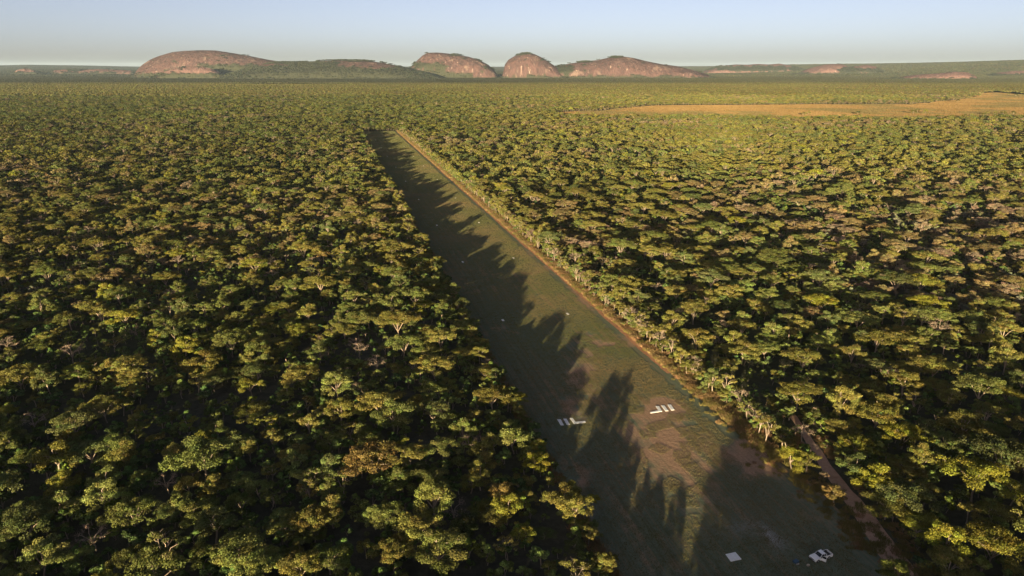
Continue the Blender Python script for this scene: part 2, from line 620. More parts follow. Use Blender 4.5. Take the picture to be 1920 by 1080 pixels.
def leaves(geo, centres, radii, per, size, tones, up=0.7, mat=0):
    """leaf sprays: quads scattered through flattened clumps"""
    n = len(centres)
    cnt = np.maximum(3, (per * (radii[:, 0] / radii[:, 0].mean()) ** 1.6).astype(int))
    idx = np.repeat(np.arange(n), cnt)
    k = len(idx)
    d = rng.normal(size=(k, 3)); d /= np.linalg.norm(d, axis=1)[:, None]
    d[:, 2] = np.where(d[:, 2] < -0.3, -d[:, 2] * 0.6, d[:, 2])
    r = rng.uniform(0.25, 1.0, k) ** 0.5
    c = centres[idx] + d * r[:, None] * radii[idx][:, [0, 0, 1]]
    nrm = rng.normal(size=(k, 3)) * 0.55 + np.array([0, 0, up * 0.6]) + d * 0.75
    nrm /= np.linalg.norm(nrm, axis=1)[:, None]
    a = np.cross(nrm, rng.normal(size=(k, 3))); a /= np.linalg.norm(a, axis=1)[:, None]
    b = np.cross(nrm, a)
    s = size * rng.uniform(0.6, 1.25, k)[:, None]
    w = rng.uniform(0.55, 0.9, k)[:, None]
    V = np.stack([c - a * s * 0.5, c + b * s * w * 0.5 + a * s * 0.08, c + a * s * 0.5, c - b * s * w * 0.5 + a * s * 0.08], 1).reshape(-1, 3)
    F = (np.arange(k)[:, None] * 4 + np.arange(4))
    tn = tones[idx] * rng.uniform(0.65, 1.35, k)[:, None]
    geo.add(V, F, mat, tn)


def make_tree(style, lod):
    g = Geo()
    if style == 'umbrella':
        H, R, nl, dome, thick = rng.uniform(8.8, 10.2), rng.uniform(5.4, 6.6), 6, 0.17, 0.5
    elif style == 'round':
        H, R, nl, dome, thick = rng.uniform(8.0, 9.5), rng.uniform(3.7, 4.6), 5, 0.50, 0.8
    elif style == 'layered':
        H, R, nl, dome, thick = rng.uniform(8.5, 10.0), rng.uniform(4.5, 5.6), 6, 0.30, 0.55
    elif style == 'small':
        H, R, nl, dome, thick = rng.uniform(6.0, 7.2), rng.uniform(2.2, 2.9), 4, 0.45, 0.6
    elif style == 'sparse':
        H, R, nl, dome, thick = rng.uniform(7.5, 9.0), rng.uniform(3.6, 4.6), 6, 0.40, 0.5
    elif style == 'bare':
        H, R, nl, dome, thick = rng.uniform(7.2, 8.6), rng.uniform(3.4, 4.4), 7, 0.45, 0.4
    else:                                        # shrub
        H, R, nl, dome, thick = rng.uniform(2.6, 3.8), rng.uniform(1.6, 2.4), 3, 0.5, 0.6
    fork = H * (rng.uniform(0.25, 0.42) if style != 'shrub' else 0.12)
    lean = rng.normal(0, 0.35, 2)
    base = np.array([0, 0, -0.3]); fk = np.array([lean[0], lean[1], fork])
    sides = 6 if lod == 0 else 3
    tr = 0.20 * H / 9
    if lod < 2:
        tube(g, [base, (base + fk) / 2 + [rng.normal(0, .12), rng.normal(0, .12), 0], fk], [tr * 1.25, tr, tr * .85], sides)
    cents = []
    a0 = rng.uniform(0, 6.28)
    for i in range(nl):
        az = a0 + i * 2 * math.pi / nl + rng.normal(0, 0.3)
        rr = R * rng.uniform(0.55, 0.82) if i else R * 0.15
        zt = H * (1 - dome * (rr / R) ** 2) - rng.uniform(0.4, 1.3) * H / 9
        if style == 'layered' and i % 2:
            zt -= 0.17 * H
        end = np.array([fk[0] + rr * math.cos(az), fk[1] + rr * math.sin(az), zt])
        mid = fk + (end - fk) * 0.5 + np.array([-math.cos(az) * .4, -math.sin(az) * .4, 0.08 * H]) + rng.normal(0, .25, 3)
        if lod < 2:
            tube(g, [fk - [0, 0, .2], mid, end], [tr * .72, tr * .45, tr * .2], max(3, sides - 1))
        nsub = 3 if lod == 0 else 1
        for s in range(nsub):
            az2 = az + rng.normal(0, 0.75)
            l2 = R * rng.uniform(0.2, 0.38)
            st = mid + (end - mid) * rng.uniform(0.25, 0.9)
            e2 = np.array([st[0] + l2 * math.cos(az2), st[1] + l2 * math.sin(az2), st[2] + rng.uniform(0.25, 1.0) * H / 9])
            if lod == 0:
                tube(g, [st, (st + e2) / 2 + rng.normal(0, .12, 3), e2], [tr * .34, tr * .2, tr * .09], 4)
                if style in ('bare', 'sparse'):
                    for q in range(5 if style == 'bare' else 2):
                        st3 = st + (e2 - st) * rng.uniform(0.3, 1)
                        e3 = st3 + np.array([rng.normal(0, .8), rng.normal(0, .8), rng.uniform(.2, 1.1)])
                        tube(g, [st3, (st3 + e3) / 2 + rng.normal(0, .07, 3), e3], [tr * .16, tr * .1, tr * .05], 3)
            cents.append(e2)
        cents.append(end)
    cents = np.array(cents)
    # fill clumps over the umbrella
    nf = {'umbrella': 38, 'round': 24, 'layered': 26, 'small': 7, 'sparse': 3, 'bare': 0, 'shrub': 6}[style]
    if lod:
        nf = int(nf * 0.7)
    if nf:
        rr = R * np.sqrt(rng.uniform(0, 1, nf)) * 0.92
        az = rng.uniform(0, 6.28, nf)
        ell = 1 + 0.22 * np.cos(2 * (az - a0)) + 0.16 * np.cos(3 * az + a0)
        rr = rr * ell
        zz = H * (1 - dome * (rr / R) ** 2) - rng.uniform(0.1, 1.5, nf) * H / 9
        if style == 'layered':
            zz -= (np.sin(az * 3) > 0.2) * 0.16 * H
        if style in ('round', 'shrub'):
            low = rng.uniform(size=nf) < 0.35
            zz = np.where(low, zz - H * 0.22 * (rr / R), zz)
        cents = np.vstack([cents, np.stack([rr * np.cos(az) + lean[0], rr * np.sin(az) + lean[1], zz], -1)])
    nc = len(cents)
    rad = rng.uniform(0.85, 1.5, nc) * (R / 4.8) ** 0.6
    if style == 'shrub':
        rad *= 0.8
    if style in ('sparse',):
        rad *= 0.72
    radii = np.stack([rad, rad * thick], -1)
    tone = rng.uniform(0.72, 1.3, (nc, 1)) * np.array([[1, 1, 1]]) * (1 + rng.normal(0, 0.06, (nc, 3)))
    if style == 'bare':
        if lod == 0:
            leaves(g, cents, radii * [0.9, 1.2], 9, 0.26, tone)
        else:
            leaves(g, cents, radii, 4, 0.7, tone)
    elif lod == 0:
        leaves(g, cents, radii, 150 if style != 'sparse' else 70, 0.33, tone)
    else:
        leaves(g, cents, radii * 1.05, 19 if style != 'sparse' else 10, 1.0, tone)
    return g, H, R


STYLES = (['umbrella'] * 3 + ['round'] * 3 + ['layered'] * 3 + ['small'] * 2 + ['sparse'] * 2 + ['bare'] * 2 + ['shrub'] * 2)
HI = [make_tree(s, 0) for s in STYLES]
MID = [make_tree(s, 1) for s in STYLES]
OF = {s: [i for i, t in enumerate(STYLES) if t == s] for s in set(STYLES)}

src = bpy.data.collections.new("tree_models")
src_names = []
for i, (g, H, R) in enumerate(HI + MID):
    me = g.mesh("tree_model_%03d" % i, [M_LEAF, M_BARK])
    o = bpy.data.objects.new("tree_model_%03d" % i, me)
    src.objects.link(o)
NH = len(STYLES)

# far canopy: a square of woodland seen from kilometres away
ico_v, ico_f = None, None


def lump_base():
    import bmesh
    bm = bmesh.new()
    bmesh.ops.create_icosphere(bm, subdivisions=2, radius=1)
    bm.verts.ensure_lookup_table()
    dele = [v for v in bm.verts if v.co.z < -0.35]
    bmesh.ops.delete(bm, geom=dele, context='VERTS')
    v = np.array([v.co[:] for v in bm.verts]); f = np.array([[x.index for x in p.verts] for p in bm.faces])
    bm.free()
    return v, f


LV, LF = lump_base()


def canopy_patch(size, n, rmin, rmax):
    V, F, T = [], [], []
    k = 0
    for _ in range(n):
        c = rng.uniform(-size / 2, size / 2, 2)
        r = rng.uniform(rmin, rmax)
        hz = r * rng.uniform(0.38, 0.6)
        zc = rng.uniform(4.5, 8.5)
        v = LV * np.array([r, r * rng.uniform(.8, 1.2), hz]) * (1 + rng.normal(0, 0.14, (len(LV), 1)))
        v = v + [c[0], c[1], zc]
        V.append(v); F.append(LF + k); k += len(v)
        T.append(np.repeat((rng.uniform(0.68, 1.3) * (1 + rng.normal(0, .09, 3)))[None], len(LF), 0) * rng.uniform(.8, 1.2, (len(LF), 1)))
    return np.vstack(V), np.vstack(F), np.vstack(T)


for i in range(6):
    V, F, T = canopy_patch(44, 60, 2.5, 5.2)
    me = mesh_from("tree_model_%03d" % (2 * NH + i), V, F, [M_LEAF], attrs=[("tone", 'FLOAT_COLOR', 'FACE', np.hstack([T, np.ones((len(T), 1))]))])
    src.objects.link(bpy.data.objects.new("tree_model_%03d" % (2 * NH + i), me))


def make_instancer(name, coll, pts, rot, scl, idx, tint):
    me = mesh_from(name, pts, np.zeros((0, 3), int), attrs=[
        ("rot", 'FLOAT_VECTOR', 'POINT', rot), ("scl", 'FLOAT_VECTOR', 'POINT', scl), ("idx", 'INT', 'POINT', idx),
        ("tint", 'FLOAT_COLOR', 'POINT', np.hstack([tint, np.ones((len(tint), 1))]))])
    o = link(bpy.data.objects.new(name, me))
    ng = bpy.data.node_groups.new("scatter_" + name, 'GeometryNodeTree')
    ng.interface.new_socket("Geometry", in_out='INPUT', socket_type='NodeSocketGeometry')
    ng.interface.new_socket("Geometry", in_out='OUTPUT', socket_type='NodeSocketGeometry')
    n = ng.nodes
    gi, go = n.new("NodeGroupInput"), n.new("NodeGroupOutput")
    iop = n.new("GeometryNodeInstanceOnPoints")
    ci = n.new("GeometryNodeCollectionInfo")
    ci.inputs["Collection"].default_value = coll
    ci.inputs["Separate Children"].default_value = True
    ci.inputs["Reset Children"].default_value = True
    iop.inputs["Pick Instance"].default_value = True

    def named(attr, typ):
        a = n.new("GeometryNodeInputNamedAttribute")
        a.data_type = typ
        a.inputs["Name"].default_value = attr
        return [s for s in a.outputs if s.name == "Attribute" and s.enabled][0]
    L = ng.links.new
    L(gi.outputs[0], iop.inputs["Points"])
    L(ci.outputs[0], iop.inputs["Instance"])
    L(named("idx", 'INT'), iop.inputs["Instance Index"])
    L(named("rot", 'FLOAT_VECTOR'), iop.inputs["Rotation"])
    L(named("scl", 'FLOAT_VECTOR'), iop.inputs["Scale"])
    L(iop.outputs[0], go.inputs[0])
    md = o.modifiers.new("scatter", 'NODES')
    md.node_group = ng
    return o


# ------------------------------------------------------------------ where the trees stand
def grid_pts(x0, x1, y0, y1, s, jit, seed):
    r = np.random.default_rng(seed)
    xs, ys = np.arange(x0, x1, s), np.arange(y0, y1, s)
    X, Y = np.meshgrid(xs, ys)
    X = X + (np.arange(len(ys)) % 2)[:, None] * s * 0.5
    X = X + r.uniform(-jit, jit, X.shape) * s
    Y = Y + r.uniform(-jit, jit, Y.shape) * s
    return X.ravel(), Y.ravel(), r


HALF = math.tan(math.radians(38.5))


def in_view(x, y, margin):
    return (np.abs(x) < (y + 40) * HALF + margin) | ((y < 160) & (np.abs(x) < 250 + margin))


def open_ground(x, y, grow=0.0):
    """True where no tree may stand"""
    u, v = uv(np.stack([x, y], -1))
    wob = (vnoise(x, y, 12, 91) - 0.5) * 4
    o = (u > U_NEAR - grow + wob) & (u < U_FAR + grow + wob) & (v > V_LEFT - 0.5 - grow + wob) & (v < V_RIGHT + 1.2 + grow + wob * 0.3)
    near = (x > ROAD_C[:, 0].min() - 8) & (x < ROAD_C[:, 0].max() + 8) & (y > ROAD_C[:, 1].min() - 8) & (y < ROAD_C[:, 1].max() + 8)
    k = np.where(near)[0]
    if len(k):
        dd = np.hypot(x[k, None] - ROAD_C[None, ::2, 0], y[k, None] - ROAD_C[None, ::2, 1])
        o[k] |= dd.min(1) < ROAD_W[::2][dd.argmin(1)] + 0.8 + grow
    far = y > 1200
    k = np.where(far)[0]
    if len(k):
        o[k] |= in_poly(x[k], y[k], clear_poly) | in_poly(x[k], y[k], far_poly)
    return o


GAPS = [(1432, 700, 16, 50), (1640, 455, 40, 10), (1205, 440, 12, 14), (1700, 415, 35, 8), (298, 318, 8, 14), (1300, 600, 18, 10), (700, 905, 30, 14),
        (1130, 330, 14, 6), (880, 290, 16, 4), (620, 560, 40, 14), (270, 830, 40, 12), (1320, 600, 20, 20), (1790, 640, 30, 20)]


def tint_for(x, y, r):
    """leaf colour of the tree at x, y; returns (n,3) colours and a colour word index"""
    n = len(x)
    px, py = proj(x, y, 8.0 + 0 * x)
    pal = np.array([(0.158, 0.146, 0.046),      # olive
                    (0.124, 0.138, 0.046),      # green
                    (0.190, 0.185, 0.040),      # yellow green
                    (0.182, 0.142, 0.072),      # brownish
                    (0.098, 0.114, 0.046),      # dark green
                    (0.205, 0.155, 0.115)])     # greyish pink
    brown = fbm(x, y, 130, 31, 4) + np.exp(-((px - 1780) / 260) ** 2 - ((py - 460) / 130) ** 2) * 0.20 - np.where(px < 900, 0.02, 0)
    green = fbm(x, y, 90, 57, 4) + np.where(px < 500, 0.04, 0)
    q = r.uniform(size=n)
    w = np.full(n, 0)
    w = np.where(q < 0.30 + (green - 0.5) * 1.6, 1, w)
    w = np.where(q > 0.94, 2, w)
    q2 = r.uniform(size=n)
    w = np.where(q2 < (brown - 0.47) * 1.7, 3, w)
    w = np.where(q2 > 0.90, 4, w)
    w = np.where((q2 < (brown - 0.60) * 1.0), 5, w)
    c = pal[w] * np.array([0.74, 0.76, 0.69]) * (1 + r.normal(0, 0.15, (n, 1))) * (1 + r.normal(0, 0.022, (n, 3)))
    reg = fbm(x, y, 220, 73, 3)
    c = c * (0.80 + 0.40 * reg)[:, None]
    wl = np.clip((y - 500) / 700, 0, 1) * np.clip((1050 - px) / 300, 0, 1)
    c = c * (1 - wl[:, None] * np.array([0.24, 0.17, 0.15]))      # leaf tint grows darker and greener toward the far left
    return np.clip(c, 0.01, 0.6), w


def gap_mask(x, y):
    px, py = proj(x, y, 7.0 + 0 * x)
    m = np.zeros(len(x), bool)
    for cx, cy, rx, ry in GAPS:
        m |= ((px - cx) / rx) ** 2 + ((py - cy) / ry) ** 2 < 1
    return m


# trees the photograph singles out: pixel of the crown centre, style, scale, colour
SPECIAL = [(1050, 902, 'round', 0.95, 2, 6.5), (1112, 926, 'small', 0.66, 2, 4), (1570, 914, 'small', 1.05, 3, 5.5), (1545, 888, 'shrub', 0.8, 5, 2),
           (1150, 1018, 'small', 0.8, 0, 5), (1530, 324, 'umbrella', 1.35, 2, 9), (1386, 408, 'umbrella', 1.15, 2, 9), (1500, 273, 'umbrella', 1.3, 2, 9),
           (1740, 560, 'umbrella', 1.15, 2, 9), (1535, 556, 'umbrella', 1.15, 2, 9), (130, 645, 'bare', 1.15, 5, 8), (62, 776, 'bare', 1.1, 5, 7),
           (170, 985, 'bare', 1.0, 5, 7), (1675, 690, 'bare', 1.0, 5, 7), (1500, 722, 'umbrella', 0.95, 0, 9), (1640, 760, 'umbrella', 1.1, 0, 9),
           (1490, 842, 'round', 0.95, 2, 6.5), (1516, 850, 'layered', 0.7, 0, 6), (1700, 790, 'umbrella', 0.95, 2, 9), (1650, 890, 'round', 1.15, 2, 7),
           (1835, 885, 'umbrella', 1.2, 2, 9), (1780, 1000, 'round', 1.1, 2, 7), (697, 850, 'umbrella', 1.2, 3, 9), (940, 910, 'round', 0.9, 3, 7),
           (970, 715, 'umbrella', 1.1, 2, 9), (1000, 840, 'layered', 1.1, 2, 8), (100, 850, 'round', 1.3, 0, 8), (605, 476, 'small', 1.4, 3, 6),
           (1450, 690, 'small', 0.8, 0, 5), (1680, 1062, 'round', 0.85, 1, 6)]
SPECIAL_XY = np.array([G(a, b, hz) for a, b, s, sc, w, hz in SPECIAL])

P = []      # rows: x, y, style index, scale xy, scale z, rot, tint(3), word


def add_layer(x, y, r, style, sxy, sz, tint=None, word=None):
    n = len(x)
    if tint is None:
        tint, word = tint_for(x, y, r)
    tint = np.array(tint)
    bare = np.isin(style, OF['bare'])
    tint[bare] = np.array([0.26, 0.19, 0.14])
    P.append(np.column_stack([x, y, style, sxy, sz, r.uniform(0, 6.283, n), tint, word]))


# big crowns
x, y, r = grid_pts(-2400, 2400, -330, 2650, 17, 0.44, 1)
k = in_view(x, y, 90) & ~open_ground(x, y, 2.5) & (r.uniform(size=len(x)) < np.where(uv(np.stack([x, y], -1))[1] > 0, 0.62, 0.30)) & ~gap_mask(x, y)
x, y = x[k], y[k]
dsp = np.min(np.hypot(x[:, None] - SPECIAL_XY[None, :, 0], y[:, None] - SPECIAL_XY[None, :, 1]), 1)
k = dsp > 9
x, y = x[k], y[k]
st = np.array(OF['umbrella'] + OF['umbrella'] + OF['round'] + OF['layered'])[r.integers(0, 12, len(x))]
s = r.uniform(0.85, 1.3, len(x))
ue_, ve_ = uv(np.stack([x, y], -1))
edge_ = (ve_ > V_LEFT - 14) & (ve_ < V_LEFT + 2) & (ue_ < U_FAR) & (r.uniform(size=len(x)) < 0.8)
s = np.where(edge_, s * 0.84, s)
add_layer(x, y, r, st, s, s * r.uniform(0.82, 1.08, len(x)))
bigx, bigy = x, y
# middling crowns between them
occ = set()
for a, b in zip(np.floor(bigx / 4.6).astype(int), np.floor(bigy / 4.6).astype(int)):
    for i in (-1, 0, 1):
        for j in (-1, 0, 1):
            if abs(i) + abs(j) < 2:
                occ.add((a + i, b + j))
x, y, r = grid_pts(-2400, 2400, -330, 2650, 7.2, 0.42, 2)
k = in_view(x, y, 90) & ~open_ground(x, y, 0.3) & ~gap_mask(x, y)
dens = fbm(x, y, 45, 12, 3)
k &= r.uniform(size=len(x)) < np.clip(0.96 - (dens - 0.5) * 2.2, 0, 1)
x, y = x[k], y[k]
k = np.array([(a, b) not in occ for a, b in zip(np.floor(x / 4.6).astype(int), np.floor(y / 4.6).astype(int))])
dsp = np.min(np.hypot(x[:, None] - SPECIAL_XY[None, :, 0], y[:, None] - SPECIAL_XY[None, :, 1]), 1)
k &= dsp > 6
x, y = x[k], y[k]
mixst = (OF['round'] * 4 + OF['layered'] * 2 + OF['umbrella'] * 3 + OF['small'] * 4 + OF['sparse'] * 2 + OF['bare'] * 1)
st = np.array(mixst)[r.integers(0, len(mixst), len(x))]
s = np.clip(r.normal(0.84, 0.15, len(x)), 0.5, 1.2)
s = np.where(np.isin(st, OF['umbrella']), s * 0.86, s)
u_, v_ = uv(np.stack([x, y], -1))
s = np.where((v_ > V_LEFT - 13) & (v_ < V_LEFT + 2) & (u_ < U_FAR) & (r.uniform(size=len(x)) < 0.85), s * 0.92, s)
add_layer(x, y, r, st, s, s * r.uniform(0.62, 1.10, len(x)))
# specials
r = np.random.default_rng(5)
sx = SPECIAL_XY
tp = np.array([[(0.14, 0.13, 0.034), (0.10, 0.112, 0.03), (0.185, 0.18, 0.03), (0.185, 0.135, 0.05), (0.06, 0.078, 0.028), (0.22, 0.16, 0.11)][w] for *_, w, hz in SPECIAL]) * np.array([0.74, 0.77, 0.74])
add_layer(sx[:, 0], sx[:, 1], r, np.array([OF[q[2]][i % len(OF[q[2]])] for i, q in enumerate(SPECIAL)]),
          np.array([q[3] for q in SPECIAL]), np.array([q[3] * 0.9 for q in SPECIAL]), tp, np.array([q[4] for q in SPECIAL]))
# a close row of slim trees along the track, and a fuller row on the left edge
r = np.random.default_rng(71)
U = np.arange(150, U_FAR, 3.6); U = U + r.uniform(-1.6, 1.6, len(U))
V_ = V_RIGHT + 2.0 + np.abs(r.normal(0, 2.4, len(U)))
x, y = xy(U, V_)
k = ~open_ground(x, y, 0.0)
x, y = x[k], y[k]
mx = OF['small'] * 3 + OF['sparse'] * 3 + OF['bare'] + OF['round']
s = np.clip(r.normal(0.85, 0.17, len(x)), 0.5, 1.2)
add_layer(x, y, r, np.array(mx)[r.integers(0, len(mx), len(x))], s * 0.85, s * 1.05)
U = np.arange(-40, U_FAR, 5.5); U = U + r.uniform(-1.8, 1.8, len(U))
V_ = V_LEFT - 2.5 - np.abs(r.normal(0, 3.5, len(U)))
x, y = xy(U, V_)
k = ~open_ground(x, y, 0.0)
x, y = x[k], y[k]
mx = OF['round'] + OF['layered'] + OF['small']
s = np.clip(r.normal(0.66, 0.14, len(x)), 0.45, 1.1)
add_layer(x, y, r, np.array(mx)[r.integers(0, len(mx), len(x))], s, s)
n = 130
U = r.uniform(-30, U_NEAR - 4, n); V_ = r.uniform(V_LEFT - 10, V_RIGHT + 5, n)
x, y = xy(U, V_)
s = np.clip(r.normal(0.98, 0.12, n), 0.6, 1.2)
add_layer(x, y, r, np.array(mx)[r.integers(0, len(mx), n)], s, s)
# undergrowth: shrubs in the gaps, near part only
x, y, r = grid_pts(-800, 800, -60, 900, 4.6, 0.48, 3)
k = in_view(x, y, 40) & ~open_ground(x, y, 0.2) & (r.uniform(size=len(x)) < 0.85)
x, y = x[k], y[k]
st = np.array(OF['shrub'])[r.integers(0, 2, len(x))]
s = r.uniform(0.6, 1.5, len(x))
t, w = tint_for(x, y, r)
t = t * np.array([0.72, 0.90, 1.0])
add_layer(x, y, r, st, s, s, t, w)
# bushes in the dry grassland
bx = [(1720, 211), (1735, 213), (1712, 214), (1795, 192), (1505, 217), (1515, 216), (1608, 215), (1850, 216), (1865, 217), (1880, 216), (1900, 217), (1905, 181), (1890, 179), (1918, 182)]
bp = np.array([G(a, b) for a, b in bx])
r = np.random.default_rng(8)
t, w = tint_for(bp[:, 0], bp[:, 1], r)
add_layer(bp[:, 0], bp[:, 1], r, np.array(OF['round'])[r.integers(0, 3, len(bp))], r.uniform(1.1, 1.9, len(bp)), r.uniform(0.9, 1.3, len(bp)), t * 0.8, w)

P = np.vstack(P)
# crowns near the strip grow so that their long shadows end where the photograph's do
LIT = np.array([G(a, b) for a, b in [(770, 250), (812, 300), (848, 350), (893, 400), (942, 450), (994, 500), (1040, 535), (1068, 550), (1120, 552),
                (1120, 600), (1140, 650), (1200, 695), (1230, 745), (1206, 800), (1206, 880), (1245, 898), (1290, 880), (1322, 856), (1368, 858),
                (1380, 822), (1425, 850), (1475, 860), (1400, 785), (1160, 585), (1040, 470), (880, 340), (750, 240)]])
h0_ = np.array([h for _, h, _ in HI])[P[:, 2].astype(int)] * P[:, 4]
ui_, vi_ = uv(P[:, :2])
cand = np.where((vi_ > V_LEFT - 115) & (vi_ < V_RIGHT) & (ui_ > -70) & (ui_ < U_FAR) & (P[:, 1] > -330))[0]
first = np.ones(len(cand))
for f in np.linspace(1.0, 0.04, 36):
    tl = h0_[cand] * f / math.tan(SUN_EL)
    first = np.where(in_poly(P[cand, 0] + math.sin(ANTI_AZ) * tl, P[cand, 1] + math.cos(ANTI_AZ) * tl, LIT), f, first)
rr_ = np.random.default_rng(404)
act = (first < 1) & (rr_.uniform(size=len(cand)) < np.where(P[cand, 1] > 300, 0.30, 0.86))
P[cand[act], 4] *= np.clip(first[act] * rr_.uniform(0.9, 1.02, act.sum()), 0.3, 1)
sh_ = np.clip(0.55 + 0.45 * first, 0.55, 1)
P[cand[act], 3] *= sh_[act]
# narrow gaps in the canopy whose light falls as slits on the shaded turf: pixel, half width, length in metres
SLITS = [(1085, 772, 3.0, 13), (1112, 704, 2.4, 22), (1090, 672, 2.6, 16), (1034, 578, 2.6, 18), (1058, 640, 1.6, 9), (1300, 935, 1.5, 40), (1345, 905, 2.0, 26),
         (1000, 500, 2.4, 18), (962, 474, 1.8, 34), (862, 400, 2.4, 30), (838, 352, 2.2, 30), (816, 330, 2.0, 30), (925, 440, 1.6, 26),
         (1060, 885, 1.6, 10), (880, 425, 1.8, 30), (800, 300, 2.0, 34), (785, 280, 2.2, 40), (1180, 960, 1.0, 12), (985, 560, 1.2, 12)]
sdir = np.array([math.sin(ANTI_AZ), math.cos(ANTI_AZ)]); sper = np.array([sdir[1], -sdir[0]])
c_all = np.where((vi_ > V_LEFT - 115) & (vi_ < V_RIGHT) & (ui_ > -110) & (ui_ < U_FAR))[0]
for a, b, hw_, ln_ in SLITS:
    g0 = G(a, b) - sdir * ln_ * 0.5            # the near end of the slit
    rel = P[c_all, :2] - g0
    al_ = -(rel @ sdir); pe_ = np.abs(rel @ sper)
    radc = np.array([q for _, _, q in HI])[P[c_all, 2].astype(int)] * P[c_all, 3]
    hit = (al_ > -ln_) & (al_ < 125) & (pe_ < hw_ * 0.9 + radc * 0.30)
    lim = np.maximum(al_, 0) * math.tan(SUN_EL) * 0.97
    hh_ = np.array([h for _, h, _ in HI])[P[c_all, 2].astype(int)] * P[c_all, 4]
    k_ = hit & (hh_ > lim)
    P[c_all[k_], 4] *= np.clip(lim[k_] / hh_[k_], 0.28, 1)
    P[c_all[k_], 3] *= np.clip(lim[k_] / hh_[k_], 0.55, 1)
cut = np.zeros(len(P), bool)
cut[cand[act & (first < 0.42) & ~np.isin(P[cand, 2].astype(int), OF['shrub'])]] = True
P = P[~cut]
print("shortened", act.sum(), "cut", cut.sum())
ht_ = np.array([h for _, h, _ in HI])[P[:, 2].astype(int)] * P[:, 4]
rd_ = np.array([q for _, _, q in HI])[P[:, 2].astype(int)] * P[:, 3]
near_ = (P[:, 1] > 60) & (P[:, 1] < 260) & (P[:, 0] > 20)
rpx = np.array([(a, b, w) for a, b, w in ROAD if b > 840], float)
rt = np.linspace(rpx[0, 1], rpx[-1, 1], 60)
rxs = np.interp(-rt, -rpx[:, 1], rpx[:, 0]); rws = np.interp(-rt, -rpx[:, 1], rpx[:, 2])
drop = np.zeros(len(P), bool)
for i in np.where(near_)[0]:
    if np.isin(P[i, 0], SPECIAL_XY[:, 0]):
        continue
    cx_, cy_ = proj(P[i, 0], P[i, 1], ht_[i] * 0.8)
    rp_ = rd_[i] * FPX / (P[i, 1] * CP + (CAM_H - ht_[i]) * SP)
    if np.min(np.hypot((rxs - cx_), (rt - cy_) * 1.3) - rws * 0.5) < rp_ * 0.75:
        drop[i] = True
P = P[~drop]
print("trees", len(P), "kept off the road", drop.sum())

# the 300 that show largest become individuals
Hs = np.array([h for _, h, _ in HI]); Rs = np.array([q for _, _, q in HI])
si = P[:, 2].astype(int)
ht, rd = Hs[si] * P[:, 4], Rs[si] * P[:, 3]
px, py = proj(P[:, 0], P[:, 1], ht * 0.75)
dep = P[:, 1] * CP + (CAM_H - ht) * SP
size = rd / dep
ok = (P[:, 1] > 30) & (px > -10) & (px < 1930) & (py < 1095) & (py > 130) & (~np.isin(si, OF['shrub']) | (rd > 1e9))
order = np.argsort(np.where(ok, -(1 / dep) - size * 0.02, 1e9))
special_rows = np.where(np.isin(P[:, 0], sx[:, 0]) & ok & (py > 560))[0]
chosen = list(dict.fromkeys(list(special_rows) + list(order[:300])))[:300]
chosen = np.array(chosen)

M_CH, M_TR = {}, {}
for i in range(NH):
    M_CH[i] = HI[i][0].mesh("crown", [M_LEAF], only=0)
    M_TR[i] = HI[i][0].mesh("trunk", [M_BARK], only=1)

COLW = ['olive', 'mid-green', 'yellow-green', 'brownish', 'dark green', 'pinkish grey']
SHAPE = {'umbrella': 'flat-topped', 'round': 'round-crowned', 'layered': 'tiered', 'small': 'narrow', 'sparse': 'thin-leaved', 'bare': 'almost leafless', 'shrub': 'bushy'}


def place_words(x, y, ppx, ppy):
    u, v = uv(np.array([x, y]))
    if v < V_LEFT + 8 and v > V_LEFT - 7:
        return "on airstrip's left edge " + ("near the photo's bottom" if ppy > 960 else "below the left L marker" if ppy > 800 else "level with the L markers" if ppy > 740 else "beyond the L markers")
    if v >= V_LEFT + 8 and np.min(np.hypot(x - ROAD_C[:, 0], y - ROAD_C[:, 1])) < 9:
        return "beside dirt road " + ("near the white truck" if ppy > 960 else "before its bend" if ppy > 850 else "where it enters the woods")
    if V_RIGHT - 3 < v < V_RIGHT + 9:
        return "along track on airstrip's right edge"
    row = "in bottom row" if ppy > 1020 else "in lower rows" if ppy > 920 else "above lower rows" if ppy > 830 else "in middle distance"
    if v < 0:
        col = ["in the far left corner", "left of the woods' middle", "in the middle of the left woods", "right in the left woods", "near the airstrip's left side"][int(np.clip(ppx / 215, 0, 4))]
        return row + " " + {"in the far left corner": "at the left side", "left of the woods' middle": "toward the left side", "in the middle of the left woods": "of left woods' centre",
                            "right in the left woods": "of left woods nearer airstrip", "near the airstrip's left side": "left of airstrip"}[col]
    return row + " " + ("right of dirt road" if ppx < 1740 else "at photo's right side")


rows = []
for i in chosen:
    stl = STYLES[si[i]]
    sc_ = P[i, 3]
    sw = "big" if rd[i] > 5.6 else "medium" if rd[i] > 3.6 else "small" if rd[i] > 2.2 else "very small"
    cw = COLW[int(P[i, 9])] + " " if stl != 'bare' else ""
    rows.append((i, sw + " " + SHAPE[stl] + " " + cw + "tree " + place_words(P[i, 0], P[i, 1], px[i], py[i])))
by = {}
for i, l in rows:
    by.setdefault(l, []).append(i)
LABEL = {}
for l, ids in by.items():
    if len(ids) == 1:
        LABEL[ids[0]] = l
        continue
    ids = sorted(ids, key=lambda q: px[q])
    names = ["leftmost", "second", "third", "fourth", "fifth", "sixth", "seventh", "eighth"]
    names = names[:len(ids)]
    if len(ids) == 2: names = ["left-hand", "right-hand"]
    elif len(ids) == 3: names = ["leftmost", "middle", "rightmost"]
    elif len(ids) <= 8: names[-1] = "rightmost"
    for j, q in enumerate(ids):
        LABEL[q] = names[min(j, len(names) - 1)] + " " + l

